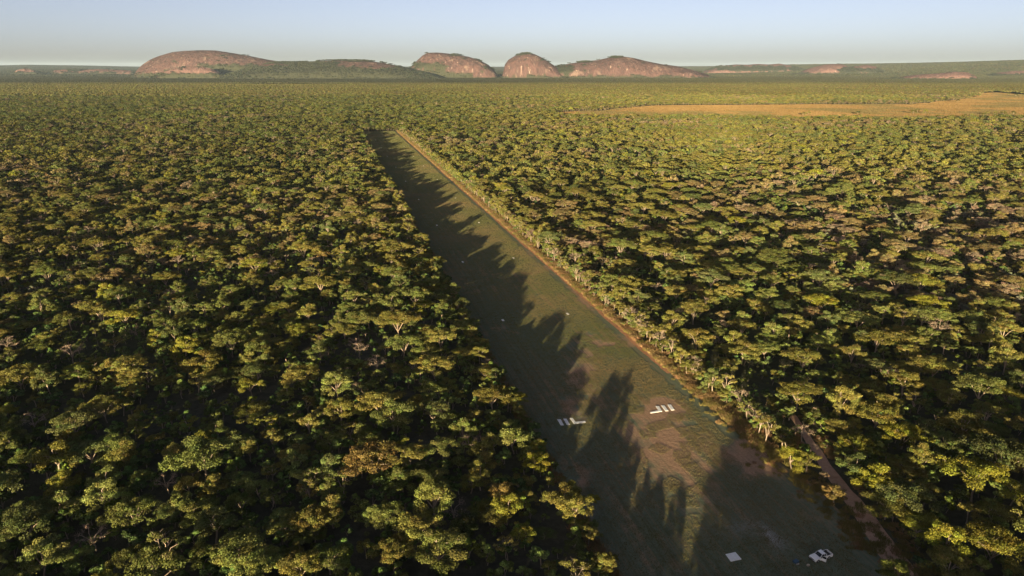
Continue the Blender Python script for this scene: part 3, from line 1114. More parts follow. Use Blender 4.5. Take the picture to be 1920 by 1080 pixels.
for i in chosen:
    m = si[i]
    t = empty("tree", (P[i, 0], P[i, 1], 0), P[i, 5], label=LABEL[i], cat="tree", group="trees of the woodland round the airstrip")
    t.scale = (P[i, 3], P[i, 3], P[i, 4])
    c = link(bpy.data.objects.new("crown", M_CH[m]), t)
    c["tint"] = [float(q) for q in P[i, 6:9]]
    link(bpy.data.objects.new("trunk", M_TR[m]), t)

rest = np.setdiff1d(np.arange(len(P)), chosen)
Q = P[rest]
lod = np.where(Q[:, 1] > 620, NH, 0)
pts = np.column_stack([Q[:, 0], Q[:, 1], np.zeros(len(Q))])
rot = np.column_stack([np.zeros(len(Q)), np.zeros(len(Q)), Q[:, 5]])
scl = np.column_stack([Q[:, 3], Q[:, 3], Q[:, 4]])
idx = Q[:, 2].astype(int) + lod
tin = Q[:, 6:9]

# beyond 2.6 km: squares of canopy, coarser on the far slopes
def far_layer(y0, y1, step, sc, seed):
    x, y, r = grid_pts(-y1 * 0.86, y1 * 0.86, y0, y1, step, 0.12, seed)
    rr = np.hypot(x, y)
    k = (np.abs(x) < y * HALF + 300) & ~open_ground(x, y, 12)
    x, y = x[k], y[k]
    t, w = tint_for(x, y, r)
    n = len(x)
    m = t.mean(0)
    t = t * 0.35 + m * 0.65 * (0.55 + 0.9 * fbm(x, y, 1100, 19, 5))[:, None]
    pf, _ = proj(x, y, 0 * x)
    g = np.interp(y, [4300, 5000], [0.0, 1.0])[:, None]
    lo = np.array([0.88, 0.90, 1.3]) * np.interp(pf, [900, 1500], [0.40, 0.66])[:, None]  # darker, bluer tint replaces shade that the gapless far canopy lacks
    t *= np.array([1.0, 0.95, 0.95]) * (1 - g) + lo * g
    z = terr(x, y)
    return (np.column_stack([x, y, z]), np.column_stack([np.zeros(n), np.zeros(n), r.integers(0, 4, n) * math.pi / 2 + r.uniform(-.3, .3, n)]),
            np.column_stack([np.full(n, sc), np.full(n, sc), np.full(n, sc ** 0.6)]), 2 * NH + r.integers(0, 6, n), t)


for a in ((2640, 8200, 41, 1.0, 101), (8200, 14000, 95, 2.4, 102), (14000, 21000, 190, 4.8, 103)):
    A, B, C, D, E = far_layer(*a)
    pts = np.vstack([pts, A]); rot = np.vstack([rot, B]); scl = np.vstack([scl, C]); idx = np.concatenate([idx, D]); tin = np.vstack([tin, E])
print("instances", len(pts))
wood = make_instancer("woodland", src, pts, rot, scl, idx, tin)
tag(wood, "olive miombo woodland that runs unbroken to the granite hills", "woodland", kind='stuff')

# ------------------------------------------------------------------ granite hills
HILLS = [
    dict(n="granite_hill", D=7400, R=430, sil=[(246, 146), (252, 135), (257, 130), (268, 121), (285, 112), (300, 106.5), (325, 99.5), (350, 97), (380, 96), (410, 96.5), (440, 101), (470, 106),
         (500, 112), (520, 115), (560, 119), (600, 125), (640, 138), (655, 146)], veg=[(455, 130, 130, 11.5), (560, 127, 80, 12), (350, 141, 120, 6)], rock=[]),
    dict(n="granite_hill", D=6700, R=160, sil=[(280, 145), (300, 136), (320, 129.5), (345, 125), (372, 124), (395, 128), (410, 134), (425, 145)], veg=[(355, 142, 90, 6)], rock=[]),
    dict(n="wooded_hill", D=6900, R=560, sil=[(400, 146), (450, 132), (490, 122), (520, 117.5), (560, 117), (600, 114.8), (640, 113.6), (680, 114), (710, 117), (740, 122), (757, 128), (800, 137), (830, 146)],
         veg=None, rock=[(690, 122, 60, 7), (610, 115.5, 60, 1.6), (500, 122, 40, 3)]),
    dict(n="granite_hill", D=7200, R=280, sil=[(752, 146), (765, 129), (775, 121), (785, 112), (793, 105), (803, 100.5), (820, 99.8), (840, 101.5), (860, 104.5), (880, 107.5), (900, 114), (915, 121), (927, 132), (936, 146)],
         veg=[(805, 129, 40, 12), (845, 142, 60, 5), (858, 103.5, 22, 1.5)], rock=[(800, 131, 14, 3), (838, 133, 12, 2)]),
    dict(n="granite_hill", D=7000, R=220, sil=[(938, 150), (944, 134), (946, 122), (953, 113), (966, 105.5), (980, 101.5), (992, 100.5), (1003, 103), (1018, 110), (1032, 118.5), (1044, 126), (1054, 137), (1060, 148)],
         veg=[(1000, 147, 60, 5), (1025, 111, 12, 2), (985, 101, 10, 1.5)], rock=[]),
    dict(n="granite_hill", D=7150, R=330, sil=[(1015, 148), (1030, 131), (1045, 123.5), (1070, 119), (1095, 115.5), (1120, 113.5), (1140, 109), (1155, 106.5), (1170, 107.5), (1190, 110), (1210, 115), (1240, 120.5),
         (1270, 124), (1300, 131), (1328, 139), (1345, 148)], veg=[(1052, 131, 26, 9), (1150, 146, 130, 5), (1150, 107, 18, 1.6), (1095, 116, 30, 1.6)], rock=[]),
    dict(n="granite_hill", D=10500, R=500, sil=[(1320, 134), (1345, 125), (1380, 121.8), (1400, 122.4), (1420, 121), (1440, 122), (1460, 120.3), (1480, 123.5), (1510, 132)], veg=[(1420, 130, 110, 5.5)], rock=[]),
    dict(n="granite_hill", D=9000, R=380, sil=[(1475, 142), (1500, 135), (1520, 127), (1545, 121.5), (1560, 120), (1580, 121), (1592, 126), (1605, 124), (1625, 121.5), (1642, 124.5), (1655, 132), (1670, 142)],
         veg=[(1600, 134, 30, 8), (1560, 141, 100, 5), (1640, 134, 30, 6)], rock=[]),
    dict(n="granite_hill", D=6500, R=200, sil=[(1650, 153), (1680, 145), (1720, 139.5), (1760, 137), (1790, 134), (1815, 135), (1832, 141), (1845, 152)], veg=[(1750, 152, 110, 4)], rock=[]),
    dict(n="granite_hill", D=7600, R=220, sil=[(1845, 147), (1870, 136), (1900, 132.5), (1940, 132), (1990, 135), (2010, 147)], veg=[(1920, 142, 90, 4)], rock=[]),
    dict(n="granite_hill", D=11500, R=300, sil=[(1700, 131), (1730, 125.5), (1770, 124), (1810, 124.5), (1825, 130)], veg=[(1760, 130, 70, 3)], rock=[]),
    dict(n="granite_hill", D=9000, R=260, sil=[(15, 142), (30, 131), (45, 128), (62, 130), (80, 140)], veg=[(48, 139, 50, 5)], rock=[]),
    dict(n="granite_hill", D=9200, R=300, sil=[(80, 142), (100, 132), (120, 130), (150, 130.5), (185, 129.5), (215, 130), (245, 132), (262, 142)], veg=[(170, 140, 110, 5), (140, 132, 12, 4)], rock=[]),
]
HL = ["long granite whaleback hill at the left end of the range", "low pink rock slab in front of the long left hill", "low wooded rise between the long left hill and the twin domes",
      "granite dome with a wooded knoll against its left foot", "steep round granite dome in the middle of the range", "broad granite hill right of the round dome",
      "far flat granite ridge right of the range", "twin-topped pink granite outcrop on the right horizon", "low pink rock slab in the woods above the grassland",
      "pink rock slab at the right edge of the photo", "faint rock band on the far right slope", "small pink outcrop at the far left horizon", "long low pink rock band left of the whaleback hill"]
hv_pts = []
for hi, h in enumerate(HILLS):
    D, R = h['D'], h['R']
    base = float(terr(np.array([0.0]), np.array([float(D)]))[0])
    sil = np.array(h['sil'], float)
    mid = (sil[0, 0] + sil[-1, 0]) / 2
    xs_px = np.linspace(sil[0, 0], sil[-1, 0], 160)
    sy = np.interp(xs_px, sil[:, 0], sil[:, 1])
    k5 = np.array([1, 2, 3, 2, 1]) / 9.0
    sy = np.convolve(np.pad(sy, 2, mode='edge'), k5, 'valid')
    def px2x(pxx, yy): return (pxx - 960) * yy / FWD
    X = px2x(xs_px, D)
    Z = CAM_H + D * (126.0 - sy) / FWD
    Z = np.maximum(Z - 0, 0)
    nt_ = 70
    T = np.linspace(-1, 1, nt_)
    XX = np.repeat(X[None], nt_, 0)
    YY = D + T[:, None] * R + 0 * XX
    XX = XX * YY / D
    prof = np.clip(1 - np.abs(T) ** 2.1, 0, 1) ** 0.55
    nz = (fbm(XX + hi * 777, YY, 240, 40 + hi, 5) - 0.5)
    prof2 = np.clip(1 - np.abs(T[:, None] + nz * 0.22) ** 2.1, 0, 1) ** 0.55
    prof2 = prof2 * (1 - (np.abs(T)[:, None] < 0.05)) + prof[:, None] * (np.abs(T)[:, None] < 0.05)
    zz = Z[None] * prof2 * np.clip((1 - np.abs(T[:, None])) * 9, 0, 1) ** 0.6
    zz += (fbm(XX, YY, 60, 60 + hi, 4) - 0.5) * np.minimum(16, zz * 0.25) * (np.abs(T)[:, None] > 0.04)
    zz = np.minimum(zz, Z[None] * (1 + 0.0 * T[:, None]))
    zz = np.maximum(zz, -0.5)
    ppx, ppy = proj(XX, YY, zz)
    nzv = (fbm(XX, zz * 1.6 + YY * .3, 55, 80 + hi, 4) - 0.5)
    veg = np.zeros_like(zz) if h['veg'] is not None else np.ones_like(zz)
    for cx, cy, rx, ry in (h['veg'] or []):
        d = ((ppx - cx) / rx) ** 2 + ((ppy - cy) / ry) ** 2
        veg = np.maximum(veg, np.clip((1.05 - d + nzv * 2.2) * 3, 0, 1))
    for cx, cy, rx, ry in h['rock']:
        d = ((ppx - cx) / rx) ** 2 + ((ppy - cy) / ry) ** 2
        veg = np.minimum(veg, 1 - np.clip((1.0 - d + nzv * 2.4) * 3, 0, 1))
    veg = np.maximum(veg, np.clip((nzv - 0.20) * 9, 0, 1))
    veg = np.where(zz < 14, 1, veg)
    v = np.stack([XX, YY, zz + (base if D > 8500 else 0)], -1).reshape(-1, 3)
    ni, nj = XX.shape
    i, j = np.meshgrid(np.arange(ni - 1), np.arange(nj - 1), indexing='ij')
    q = np.stack([i * nj + j, i * nj + j + 1, (i + 1) * nj + j + 1, (i + 1) * nj + j], -1).reshape(-1, 4)
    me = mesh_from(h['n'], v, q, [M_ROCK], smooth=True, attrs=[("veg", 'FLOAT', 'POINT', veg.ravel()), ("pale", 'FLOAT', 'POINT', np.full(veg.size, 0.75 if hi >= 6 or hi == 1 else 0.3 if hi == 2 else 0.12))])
    o = tag(link(bpy.data.objects.new(h['n'], me)), kind='structure')
    o["label"] = HL[hi]
    # trees on the wooded parts
    area = (X[-1] - X[0]) * 2 * R
    n = int(area / (30 * 30))
    r = np.random.default_rng(300 + hi)
    ii = r.integers(0, ni // 2 + 6, n); jj = r.integers(0, nj, n)
    keep = r.uniform(size=n) < veg[ii, jj] * 1.1 - 0.08
    ii, jj = ii[keep], jj[keep]
    vv = v.reshape(ni, nj, 3)
    pp = vv[ii, jj] + np.column_stack([r.uniform(-.5, .5, len(ii)) * (X[1] - X[0]), r.uniform(-.5, .5, len(ii)) * 2 * R / nt_, np.zeros(len(ii))])
    hv_pts.append(pp)
V, F, T = canopy_patch(26, 16, 3.0, 6.5)
src2 = bpy.data.collections.new("hill_tree_models")
for i in range(4):
    V, F, T = canopy_patch(26, 16, 3.0, 6.5)
    V = V * [1, 1, 1.2] - [0, 0, 3]
    me = mesh_from("hill_model_%03d" % i, V, F, [M_LEAF], attrs=[("tone", 'FLOAT_COLOR', 'FACE', np.hstack([T, np.ones((len(T), 1))]))])
    src2.objects.link(bpy.data.objects.new("hill_model_%03d" % i, me))
hp = np.vstack(hv_pts)
n = len(hp)
r = np.random.default_rng(9)
t = np.array([[0.034, 0.036, 0.022]]) * r.uniform(0.7, 1.3, (n, 1))
s = r.uniform(0.7, 1.3, n)
hw = make_instancer("hillside_bush", src2, hp, np.column_stack([0 * s, 0 * s, r.uniform(0, 6.28, n)]), np.column_stack([s, s, s]), r.integers(0, 4, n), t)
tag(hw, "dark trees clinging to the feet and crests of the granite hills", "hillside trees", kind='stuff')
print("hill bushes", n)

# ------------------------------------------------------------------ grass
def grass_patch(size, n, h, w):
    c = rng.uniform(-size / 2, size / 2, (n, 2))
    a = rng.uniform(0, 6.28, n)
    ww = w * rng.uniform(.5, 1.3, n); hh = h * rng.uniform(.4, 1.3, n)
    dx, dy = np.cos(a) * ww / 2, np.sin(a) * ww / 2
    lean = rng.normal(0, h * .35, (n, 2))
    z0 = np.full(n, -0.02)
    V = np.stack([np.column_stack([c[:, 0] - dx, c[:, 1] - dy, z0]), np.column_stack([c[:, 0] + dx, c[:, 1] + dy, z0]),
                  np.column_stack([c[:, 0] + dx * .7 + lean[:, 0], c[:, 1] + dy * .7 + lean[:, 1], hh]),
                  np.column_stack([c[:, 0] - dx * .7 + lean[:, 0], c[:, 1] - dy * .7 + lean[:, 1], hh])], 1).reshape(-1, 3)
    F = np.arange(n)[:, None] * 4 + np.arange(4)
    T = rng.uniform(.85, 1.15, (n, 1)) * (1 + rng.normal(0, .05, (n, 3)))
    return V, F, T


src3 = bpy.data.collections.new("grass_models")
for i, (sz, n_, h_, w_) in enumerate([(5.0, 520, 0.13, 0.12)] * 3 + [(2.4, 170, 0.70, 0.10)] * 3 + [(14, 130, 0.8, 1.2)] * 3):
    V, F, T = grass_patch(sz, n_, h_, w_)
    me = mesh_from("grass_model_%03d" % i, V, F, [M_GRASS], attrs=[("tone", 'FLOAT_COLOR', 'FACE', np.hstack([T, np.ones((len(T), 1))]))])
    src3.objects.link(bpy.data.objects.new("grass_model_%03d" % i, me))

# short turf on the strip
r = np.random.default_rng(21)
U, V_ = np.meshgrid(np.arange(U_NEAR, U_FAR, 4.1), np.arange(V_LEFT, V_TRACK - 1.5, 4.1))
U = (U + r.uniform(-.8, .8, U.shape)).ravel(); V_ = (V_ + r.uniform(-.8, .8, V_.shape)).ravel()
b = bare_map(U, V_)
x, y = xy(U, V_)
pn = fbm(x, y, 30, 66, 4)
keep = r.uniform(size=len(U)) < 1.15 - np.clip(b, 0, 1) * 1.9
x, y, U, V_, pn = x[keep], y[keep], U[keep], V_[keep], pn[keep]
n = len(x)
g1, g2 = np.array([0.124, 0.128, 0.052]), np.array([0.20, 0.152, 0.078])
m = np.clip((pn - 0.40) * 2.2 + r.normal(0, .06, n), 0, 1)[:, None]
t = g1 * (1 - m) + g2 * m
turf = make_instancer("turf_grass", src3, np.column_stack([x, y, np.full(n, .03)]), np.column_stack([0 * x, 0 * x, r.uniform(0, 6.28, n)]),
                      np.ones((n, 3)), r.integers(0, 3, n), t)
tag(turf, "short green and straw grass growing over the airstrip", "grass", kind='stuff')

# tall dry grass along the track, the woodland edges and the near road
r = np.random.default_rng(22)
n = 5200
U = r.uniform(150, U_FAR, n); V_ = V_TRACK + 2.2 + np.abs(r.normal(0, 2.6, n))
k_ = r.uniform(size=n) < fbm(U, U * 0, 20, 3, 3) * 1.5
U, V_ = U[k_], V_[k_]
x, y = xy(U, V_)
n2 = 1500
U2 = r.uniform(U_NEAR, U_FAR, n2); V2 = V_LEFT - np.abs(r.normal(0, 1.5, n2))
x2, y2 = xy(U2, V2)
e = r.integers(0, len(ROAD_C), 1200)
dn = fbm(ROAD_C[e, 0], ROAD_C[e, 1], 8, 61, 3)
sd = r.choice([-1, 1], 1200)
Dn = np.gradient(ROAD_C, axis=0); Dn /= np.linalg.norm(Dn, axis=1)[:, None]
off = sd * (ROAD_W[e] + 0.4 + np.abs(r.normal(0, 1.3, 1200)))
kk = dn > 0.5
e, off = e[kk], off[kk] * 1.35
n3 = len(e)
x3 = ROAD_C[e, 0] + Dn[e, 1] * off; y3 = ROAD_C[e, 1] - Dn[e, 0] * off
c4 = G(1425, 868)
x4 = c4[0] + r.normal(0, 4.5, 12); y4 = c4[1] + r.normal(0, 4, 12)
U5 = r.uniform(U_NEAR + 20, 205, 420); V5 = V_RIGHT + 1.5 + r.normal(0, 3.2, 420)
x5, y5 = xy(U5, V5)
x = np.concatenate([x5, x, x2, x3, x4]); y = np.concatenate([y5, y, y2, y3, y4])
n = len(x)
t = np.array([0.25, 0.165, 0.085]) * r.uniform(.65, 1.2, (n, 1)) * (1 + r.normal(0, .05, (n, 3)))
gg = r.uniform(size=n) < 0.35
gg[:420] = r.uniform(size=420) < 0.9
t[gg] = np.array([0.15, 0.13, 0.045])
s = r.uniform(.6, 1.35, n)
s[-12:] *= 0.5
s[:420] *= 0.75
s[-12 - n3:-12] *= 0.5
dg = make_instancer("dry_grass", src3, np.column_stack([x, y, np.full(n, .0)]), np.column_stack([0 * x, 0 * x, r.uniform(0, 6.28, n)]),
                    np.column_stack([s, s, s]), 3 + r.integers(0, 3, n), t)
tag(dg, "tall orange dry grass fringing the track and the dirt road", "dry grass", kind='stuff')

# tussocks on the dry grassland
bb = clear_poly
x, y, r = grid_pts(bb[:, 0].min(), bb[:, 0].max(), bb[:, 1].min(), bb[:, 1].max(), 12.5, 0.3, 33)
k = in_poly(x, y, clear_poly) & (np.abs(x) < y * HALF + 60)
x, y = x[k], y[k]
n = len(x)
pn = fbm(x, y, 160, 71, 4)[:, None]
t = np.array([0.19, 0.128, 0.055]) * (1.15 - pn * .5) + np.array([-0.03, -0.004, 0.0]) * (pn > .56)
gl = make_instancer("grassland_tussocks", src3, np.column_stack([x, y, np.full(n, .1)]), np.column_stack([0 * x, 0 * x, r.uniform(0, 6.28, n)]),
                    np.ones((n, 3)), 6 + r.integers(0, 3, n), t)
tag(gl, "dry tan grass covering the open grassland beyond the woods", "grass", kind='stuff')

# ------------------------------------------------------------------ airstrip markers
M_WHITE = simple_mat("white_paint", (0.80, 0.80, 0.78), 0.6, spot=0.05)


def slab(name, poly, z0, z1, mat, parent=None, inset=0.04):
    poly = np.asarray(poly, float)
    if sum(poly[i][0] * poly[(i + 1) % len(poly)][1] - poly[(i + 1) % len(poly)][0] * poly[i][1] for i in range(len(poly))) < 0:
        poly = poly[::-1]
    c = poly.mean(0)
    n = len(poly)
    top = poly + (c - poly) / np.linalg.norm(c - poly, axis=1)[:, None] * inset
    v = np.vstack([np.hstack([poly, np.full((n, 1), z0)]), np.hstack([poly, np.full((n, 1), z1 - inset)]), np.hstack([top, np.full((n, 1), z1)])])
    f = [tuple(range(n))[::-1], tuple(range(2 * n, 3 * n))]
    for i in range(n):
        j = (i + 1) % n
        f += [(i, j, n + j, n + i), (n + i, n + j, 2 * n + j, 2 * n + i)]
    return link(bpy.data.objects.new(name, mesh_from(name, v, f, [mat])), parent)


def zoomed(pts):            # points read off a 6.857x enlargement of the photograph from (1020, 740)
    return [G(1020 + a / 6.857, 740 + b / 6.857, 0.15) for a, b in pts]


L_GROUP = "white threshold markers on the airstrip"
tag(slab("marker_board", zoomed([(168, 315), (215, 315), (257, 390), (215, 393)]), 0.04, 0.13, M_WHITE), "white bar marker at the outer left end of the left threshold set", "marker", L_GROUP)
tag(slab("marker_board", zoomed([(248, 307), (290, 307), (333, 382), (293, 385)]), 0.04, 0.13, M_WHITE), "white bar marker between outer bar and L in the left threshold set", "marker", L_GROUP)
tag(slab("marker_board", zoomed([(330, 298), (368, 298), (405, 348), (530, 335), (537, 355), (385, 373)]), 0.04, 0.13, M_WHITE), "white L-shaped marker on the left side of the airstrip", "marker", L_GROUP)
tag(slab("marker_board", zoomed([(1435, 145), (1480, 145), (1520, 213), (1370, 236), (1366, 222), (1470, 200)]), 0.04, 0.13, M_WHITE), "white mirrored L-shaped marker on the right side of the airstrip", "marker", L_GROUP)
tag(slab("marker_board", zoomed([(1508, 137), (1550, 137), (1600, 206), (1560, 209)]), 0.04, 0.13, M_WHITE), "white bar marker beside the mirrored L in the right threshold set", "marker", L_GROUP)
tag(slab("marker_board", zoomed([(1588, 125), (1633, 125), (1677, 194), (1635, 198)]), 0.04, 0.13, M_WHITE), "white bar marker at the outer right end of the right threshold set", "marker", L_GROUP)

ords = ["nearest", "second", "third", "fourth", "fifth", "sixth", "seventh", "eighth", "ninth"]
for side, rows_ in (("left", [(943, 600), (867.6, 490.8), (819, 422), (785, 374), (760.6, 339.6), (742, 313.5), (726, 293), (715, 277), (704.5, 262)]),
                    ("right", [(1064, 588), (963, 483.5), (898, 417), (854, 371), (820, 336.5), (794, 311), (775, 293), (758, 275)])):
    vs, us = [], []
    for k, (a, b) in enumerate(rows_):
        u, v = uv(G(a, b, 0.15))
        p = [xy(u + du, v + dv) for du, dv in ((-1.05, -0.5), (1.05, -0.5), (1.05, 0.5), (-1.05, 0.5))]
        o = slab("edge_marker", p, 0.04, 0.13, M_WHITE)
        tag(o, ("small white edge marker, nearest in the %s row of the airstrip" % side) if k == 0 else
            ("small white edge marker, %s from the front in the airstrip's %s row" % (ords[k], side)), "marker", "small white edge markers of the airstrip")

panel = slab("ground_panel", [G(1360.3, 1039, .15), G(1379, 1035, .15), G(1390.6, 1048.4, .15), G(1370.3, 1052.5, .15)], 0.05, 0.18, M_WHITE)
tag(panel, "large square white panel lying on the strip left of the truck", "panel")

# ------------------------------------------------------------------ the pickup truck
M_PAINT = simple_mat("truck_paint", (0.78, 0.79, 0.80), 0.3, 0.0, 0.6, spot=0.02)
M_GLASS = simple_mat("truck_glass", (0.012, 0.016, 0.022), 0.06, 0.0, 0.5, spot=0.02)
M_TYRE = simple_mat("tyre_rubber", (0.02, 0.02, 0.02), 0.85)
M_DARK = simple_mat("dark_plastic", (0.03, 0.03, 0.035), 0.6)
M_RIM = simple_mat("rim_metal", (0.45, 0.45, 0.46), 0.35, 0.8)
M_LAMP = simple_mat("lamp_lens", (0.55, 0.57, 0.60), 0.1)
M_TAIL = simple_mat("tail_lens", (0.35, 0.02, 0.02), 0.2)
M_SEAT = simple_mat("seat_cloth", (0.06, 0.06, 0.07), 0.9)
M_CRATE = simple_mat("blue_crate_plastic", (0.03, 0.08, 0.14), 0.6)
M_SACK = simple_mat("pale_sack_cloth", (0.42, 0.36, 0.28), 0.9)


def bm_obj(name, mat, parent, build, bev=0.0, smooth=False, loc=None):
    import bmesh
    bm = bmesh.new()
    build(bm)
    if bev:
        bmesh.ops.bevel(bm, geom=[e for e in bm.edges if e.calc_face_angle(0) > 0.5], offset=bev, segments=2, profile=0.6, affect='EDGES')
    bmesh.ops.recalc_face_normals(bm, faces=bm.faces)
    me = bpy.data.meshes.new(name)
    bm.to_mesh(me); bm.free()
    me.materials.append(mat)
    if smooth:
        me.polygons.foreach_set("use_smooth", np.ones(len(me.polygons), bool))
    o = link(bpy.data.objects.new(name, me), parent)
    if loc: o.location = loc
    return o


def prism(bm, prof, y0, y1, y0t=None, y1t=None, zt=None):
    """side profile (x, z) extruded across the truck"""
    a = [bm.verts.new((x, y0, z)) for x, z in prof]
    b = [bm.verts.new((x, y1, z)) for x, z in prof]
    bm.faces.new(a); bm.faces.new(b[::-1])
    n = len(prof)
    for i in range(n):
        bm.faces.new((a[i], a[(i + 1) % n], b[(i + 1) % n], b[i]))


def boxb(bm, x0, x1, y0, y1, z0, z1):
    v = [bm.verts.new(p) for p in ((x0, y0, z0), (x1, y0, z0), (x1, y1, z0), (x0, y1, z0), (x0, y0, z1), (x1, y0, z1), (x1, y1, z1), (x0, y1, z1))]
    for f in ((0, 3, 2, 1), (4, 5, 6, 7), (0, 1, 5, 4), (1, 2, 6, 5), (2, 3, 7, 6), (3, 0, 4, 7)):
        bm.faces.new([v[i] for i in f])


def quadp(bm, pts, t=0.02):
    """thin plate from four points, thickness along its normal"""
    p = [Vector(q) for q in pts]
    n = (p[1] - p[0]).cross(p[2] - p[0]).normalized() * t
    a = [bm.verts.new(q) for q in p]; b = [bm.verts.new(q + n) for q in p]
    bm.faces.new(a[::-1]); bm.faces.new(b)
    for i in range(4):
        j = (i + 1) % 4
        bm.faces.new((a[i], a[j], b[j], b[i]))


def build_truck():
    # near side runs from the front wheel (1528,1058) to the rear corner (1560,1047.5)
    f = G(1526.0, 1058.3); rr = G(1560.8, 1046.8)
    d = f - rr; d /= np.linalg.norm(d)
    nrm = np.array([-d[1], d[0]])
    if nrm[1] < 0: nrm = -nrm
    c = rr + d * 2.62 + nrm * 0.92
    ang = math.atan2(d[1], d[0])
    root = empty("pickup_truck", (c[0], c[1], 0.05), ang, label="white pickup truck with a side door open, parked on the shaded airstrip", cat="truck")
    # +x forward; side facing the camera: y sign
    side = 1 if (np.array([-math.sin(ang), math.cos(ang)]) @ (-nrm)) > 0 else -1
    W = 0.91
    def arch(cx, r=0.44, n=6):
        return [(cx + r * math.cos(a), 0.42 + r * math.sin(a)) for a in np.linspace(math.pi, 0, n)]
    low = [(-2.62, 0.45)] + arch(-1.55) + arch(1.55) + [(2.50, 0.42), (2.60, 0.62), (2.56, 0.92), (2.40, 1.02), (1.15, 1.14), (0.62, 1.14), (0.62, 0.60), (-0.72, 0.60), (-0.72, 0.62), (-2.62, 0.62)]
    bm_obj("body", M_PAINT, root, lambda bm: prism(bm, [(-0.74, 0.42)] + arch(1.55) + [(2.50, 0.42), (2.60, 0.60), (2.57, 0.90), (2.42, 1.00), (1.20, 1.13), (0.95, 1.15), (0.78, 1.15), (0.78, 0.62), (-0.74, 0.62)], -W, W), bev=0.035)
    # bed: two sides with arches, floor, front wall
    sidep = [(-2.62, 0.45)] + arch(-1.55) + [(-0.76, 0.45), (-0.76, 1.10), (-2.62, 1.10)]
    for s in (-1, 1):
        bm_obj("bed_side", M_PAINT, root, lambda bm: prism(bm, sidep, s * W, s * (W - 0.09)), bev=0.012)
    bm_obj("bed_floor", M_DARK, root, lambda bm: boxb(bm, -2.60, -0.80, -W + .1, W - .1, 0.60, 0.66))
    bm_obj("bed_liner", M_DARK, root, lambda bm: (boxb(bm, -2.52, -0.86, -W + .1, -W + .13, 0.66, 1.08), boxb(bm, -2.52, -0.86, W - .13, W - .1, 0.66, 1.08), boxb(bm, -0.85, -0.79, -W + .1, W - .1, 0.66, 1.08)))
    tg = bm_obj("tailgate", M_PAINT, root, lambda bm: boxb(bm, -2.67, -2.60, -W + .1, W - .1, 0.55, 1.09), bev=0.012)
    bm_obj("handle", M_DARK, tg, lambda bm: boxb(bm, -2.69, -2.672, -.12, .12, 0.93, 0.99))
    # cabin: floor tub, roof, pillars, back wall; far side closed, near side open at the front door
    bm_obj("cab_floor", M_DARK, root, lambda bm: boxb(bm, -0.72, 0.77, -W + .06, W - .06, 0.60, 0.64))
    roof = [(-0.62, 1.70), (-0.40, 1.77), (0.25, 1.76), (0.42, 1.70)]
    def roof_b(bm):
        yy = 0.70
        for z_, g_ in ((0, 0),):
            prism(bm, [(-0.66, 1.66), (-0.62, 1.71), (-0.40, 1.77), (0.15, 1.77), (0.40, 1.71), (0.44, 1.66)], -yy, yy)
    bm_obj("roof", M_PAINT, root, roof_b, bev=0.03)
    bm_obj("back_wall", M_PAINT, root, lambda bm: (boxb(bm, -0.77, -0.70, -W + .02, W - .02, 0.60, 1.18), boxb(bm, -0.76, -0.64, -W + .03, -W + .13, 1.16, 1.68), boxb(bm, -0.76, -0.64, W - .13, W - .03, 1.16, 1.68)), bev=0.01)
    bm_obj("rear_window", M_GLASS, root, lambda bm: quadp(bm, [(-0.74, -W + .14, 1.16), (-0.74, W - .14, 1.16), (-0.66, .66, 1.68), (-0.66, -.66, 1.68)]))
    bm_obj("windscreen", M_GLASS, root, lambda bm: quadp(bm, [(0.44, -.66, 1.69), (0.44, .66, 1.69), (1.06, .80, 1.16), (1.06, -.80, 1.16)]))
    for s in (-1, 1):
        bm_obj("pillar", M_PAINT, root, lambda bm: quadp(bm, [(0.40, s * .70, 1.70), (0.46, s * .64, 1.70), (1.10, s * .80, 1.14), (1.02, s * .89, 1.14)], 0.03))
        bm_obj("pillar", M_PAINT, root, lambda bm: quadp(bm, [(-0.30, s * .705, 1.70), (-0.20, s * .705, 1.70), (-0.18, s * .89, 1.12), (-0.30, s * .89, 1.12)], 0.03))
    # far side: closed door and glass; near side: rear quarter panel only
    fs = -side
    dr = bm_obj("door", M_PAINT, root, lambda bm: boxb(bm, -0.70, 0.76, fs * W, fs * (W - .06), 0.46, 1.15), bev=0.015)
    bm_obj("door_window", M_GLASS, dr, lambda bm: quadp(bm, [(-0.62, fs * .885, 1.16), (0.98, fs * .885, 1.16), (0.38, fs * .71, 1.68), (-0.60, fs * .71, 1.68)], 0.015))
    qp = bm_obj("quarter_panel", M_PAINT, root, lambda bm: boxb(bm, -0.72, -0.28, side * W, side * (W - .06), 0.46, 1.15), bev=0.012)
    bm_obj("quarter_window", M_GLASS, qp, lambda bm: quadp(bm, [(-0.64, side * .885, 1.16), (-0.30, side * .885, 1.16), (-0.30, side * .71, 1.68), (-0.60, side * .71, 1.68)], 0.015))
    # open door, hinged at x = 0.78
    door = bm_obj("door", M_PAINT, root, lambda bm: boxb(bm, -1.04, 0.0, -.03, .03, 0.46, 1.15), bev=0.015)
    door["label"] = "open side door"
    door.location = (0.80, side * (W + .01), 0)
    door.rotation_euler = (0, 0, -side * math.radians(62))
    bm_obj("door_frame", M_PAINT, door, lambda bm: (quadp(bm, [(-1.04, -.02, 1.14), (-0.98, -.02, 1.14), (-0.98, -side * .14 - .02, 1.66), (-1.04, -side * .14 - .02, 1.66)], 0.04),
                                                    quadp(bm, [(-1.04, -side * .13, 1.62), (-0.42, -side * .13, 1.62), (-0.42, -side * .14, 1.68), (-1.04, -side * .14, 1.68)], 0.04),
                                                    quadp(bm, [(-0.46, -side * .13, 1.68), (-0.40, -side * .13, 1.68), (0.10, -.0, 1.14), (0.03, -.0, 1.14)], 0.04)))
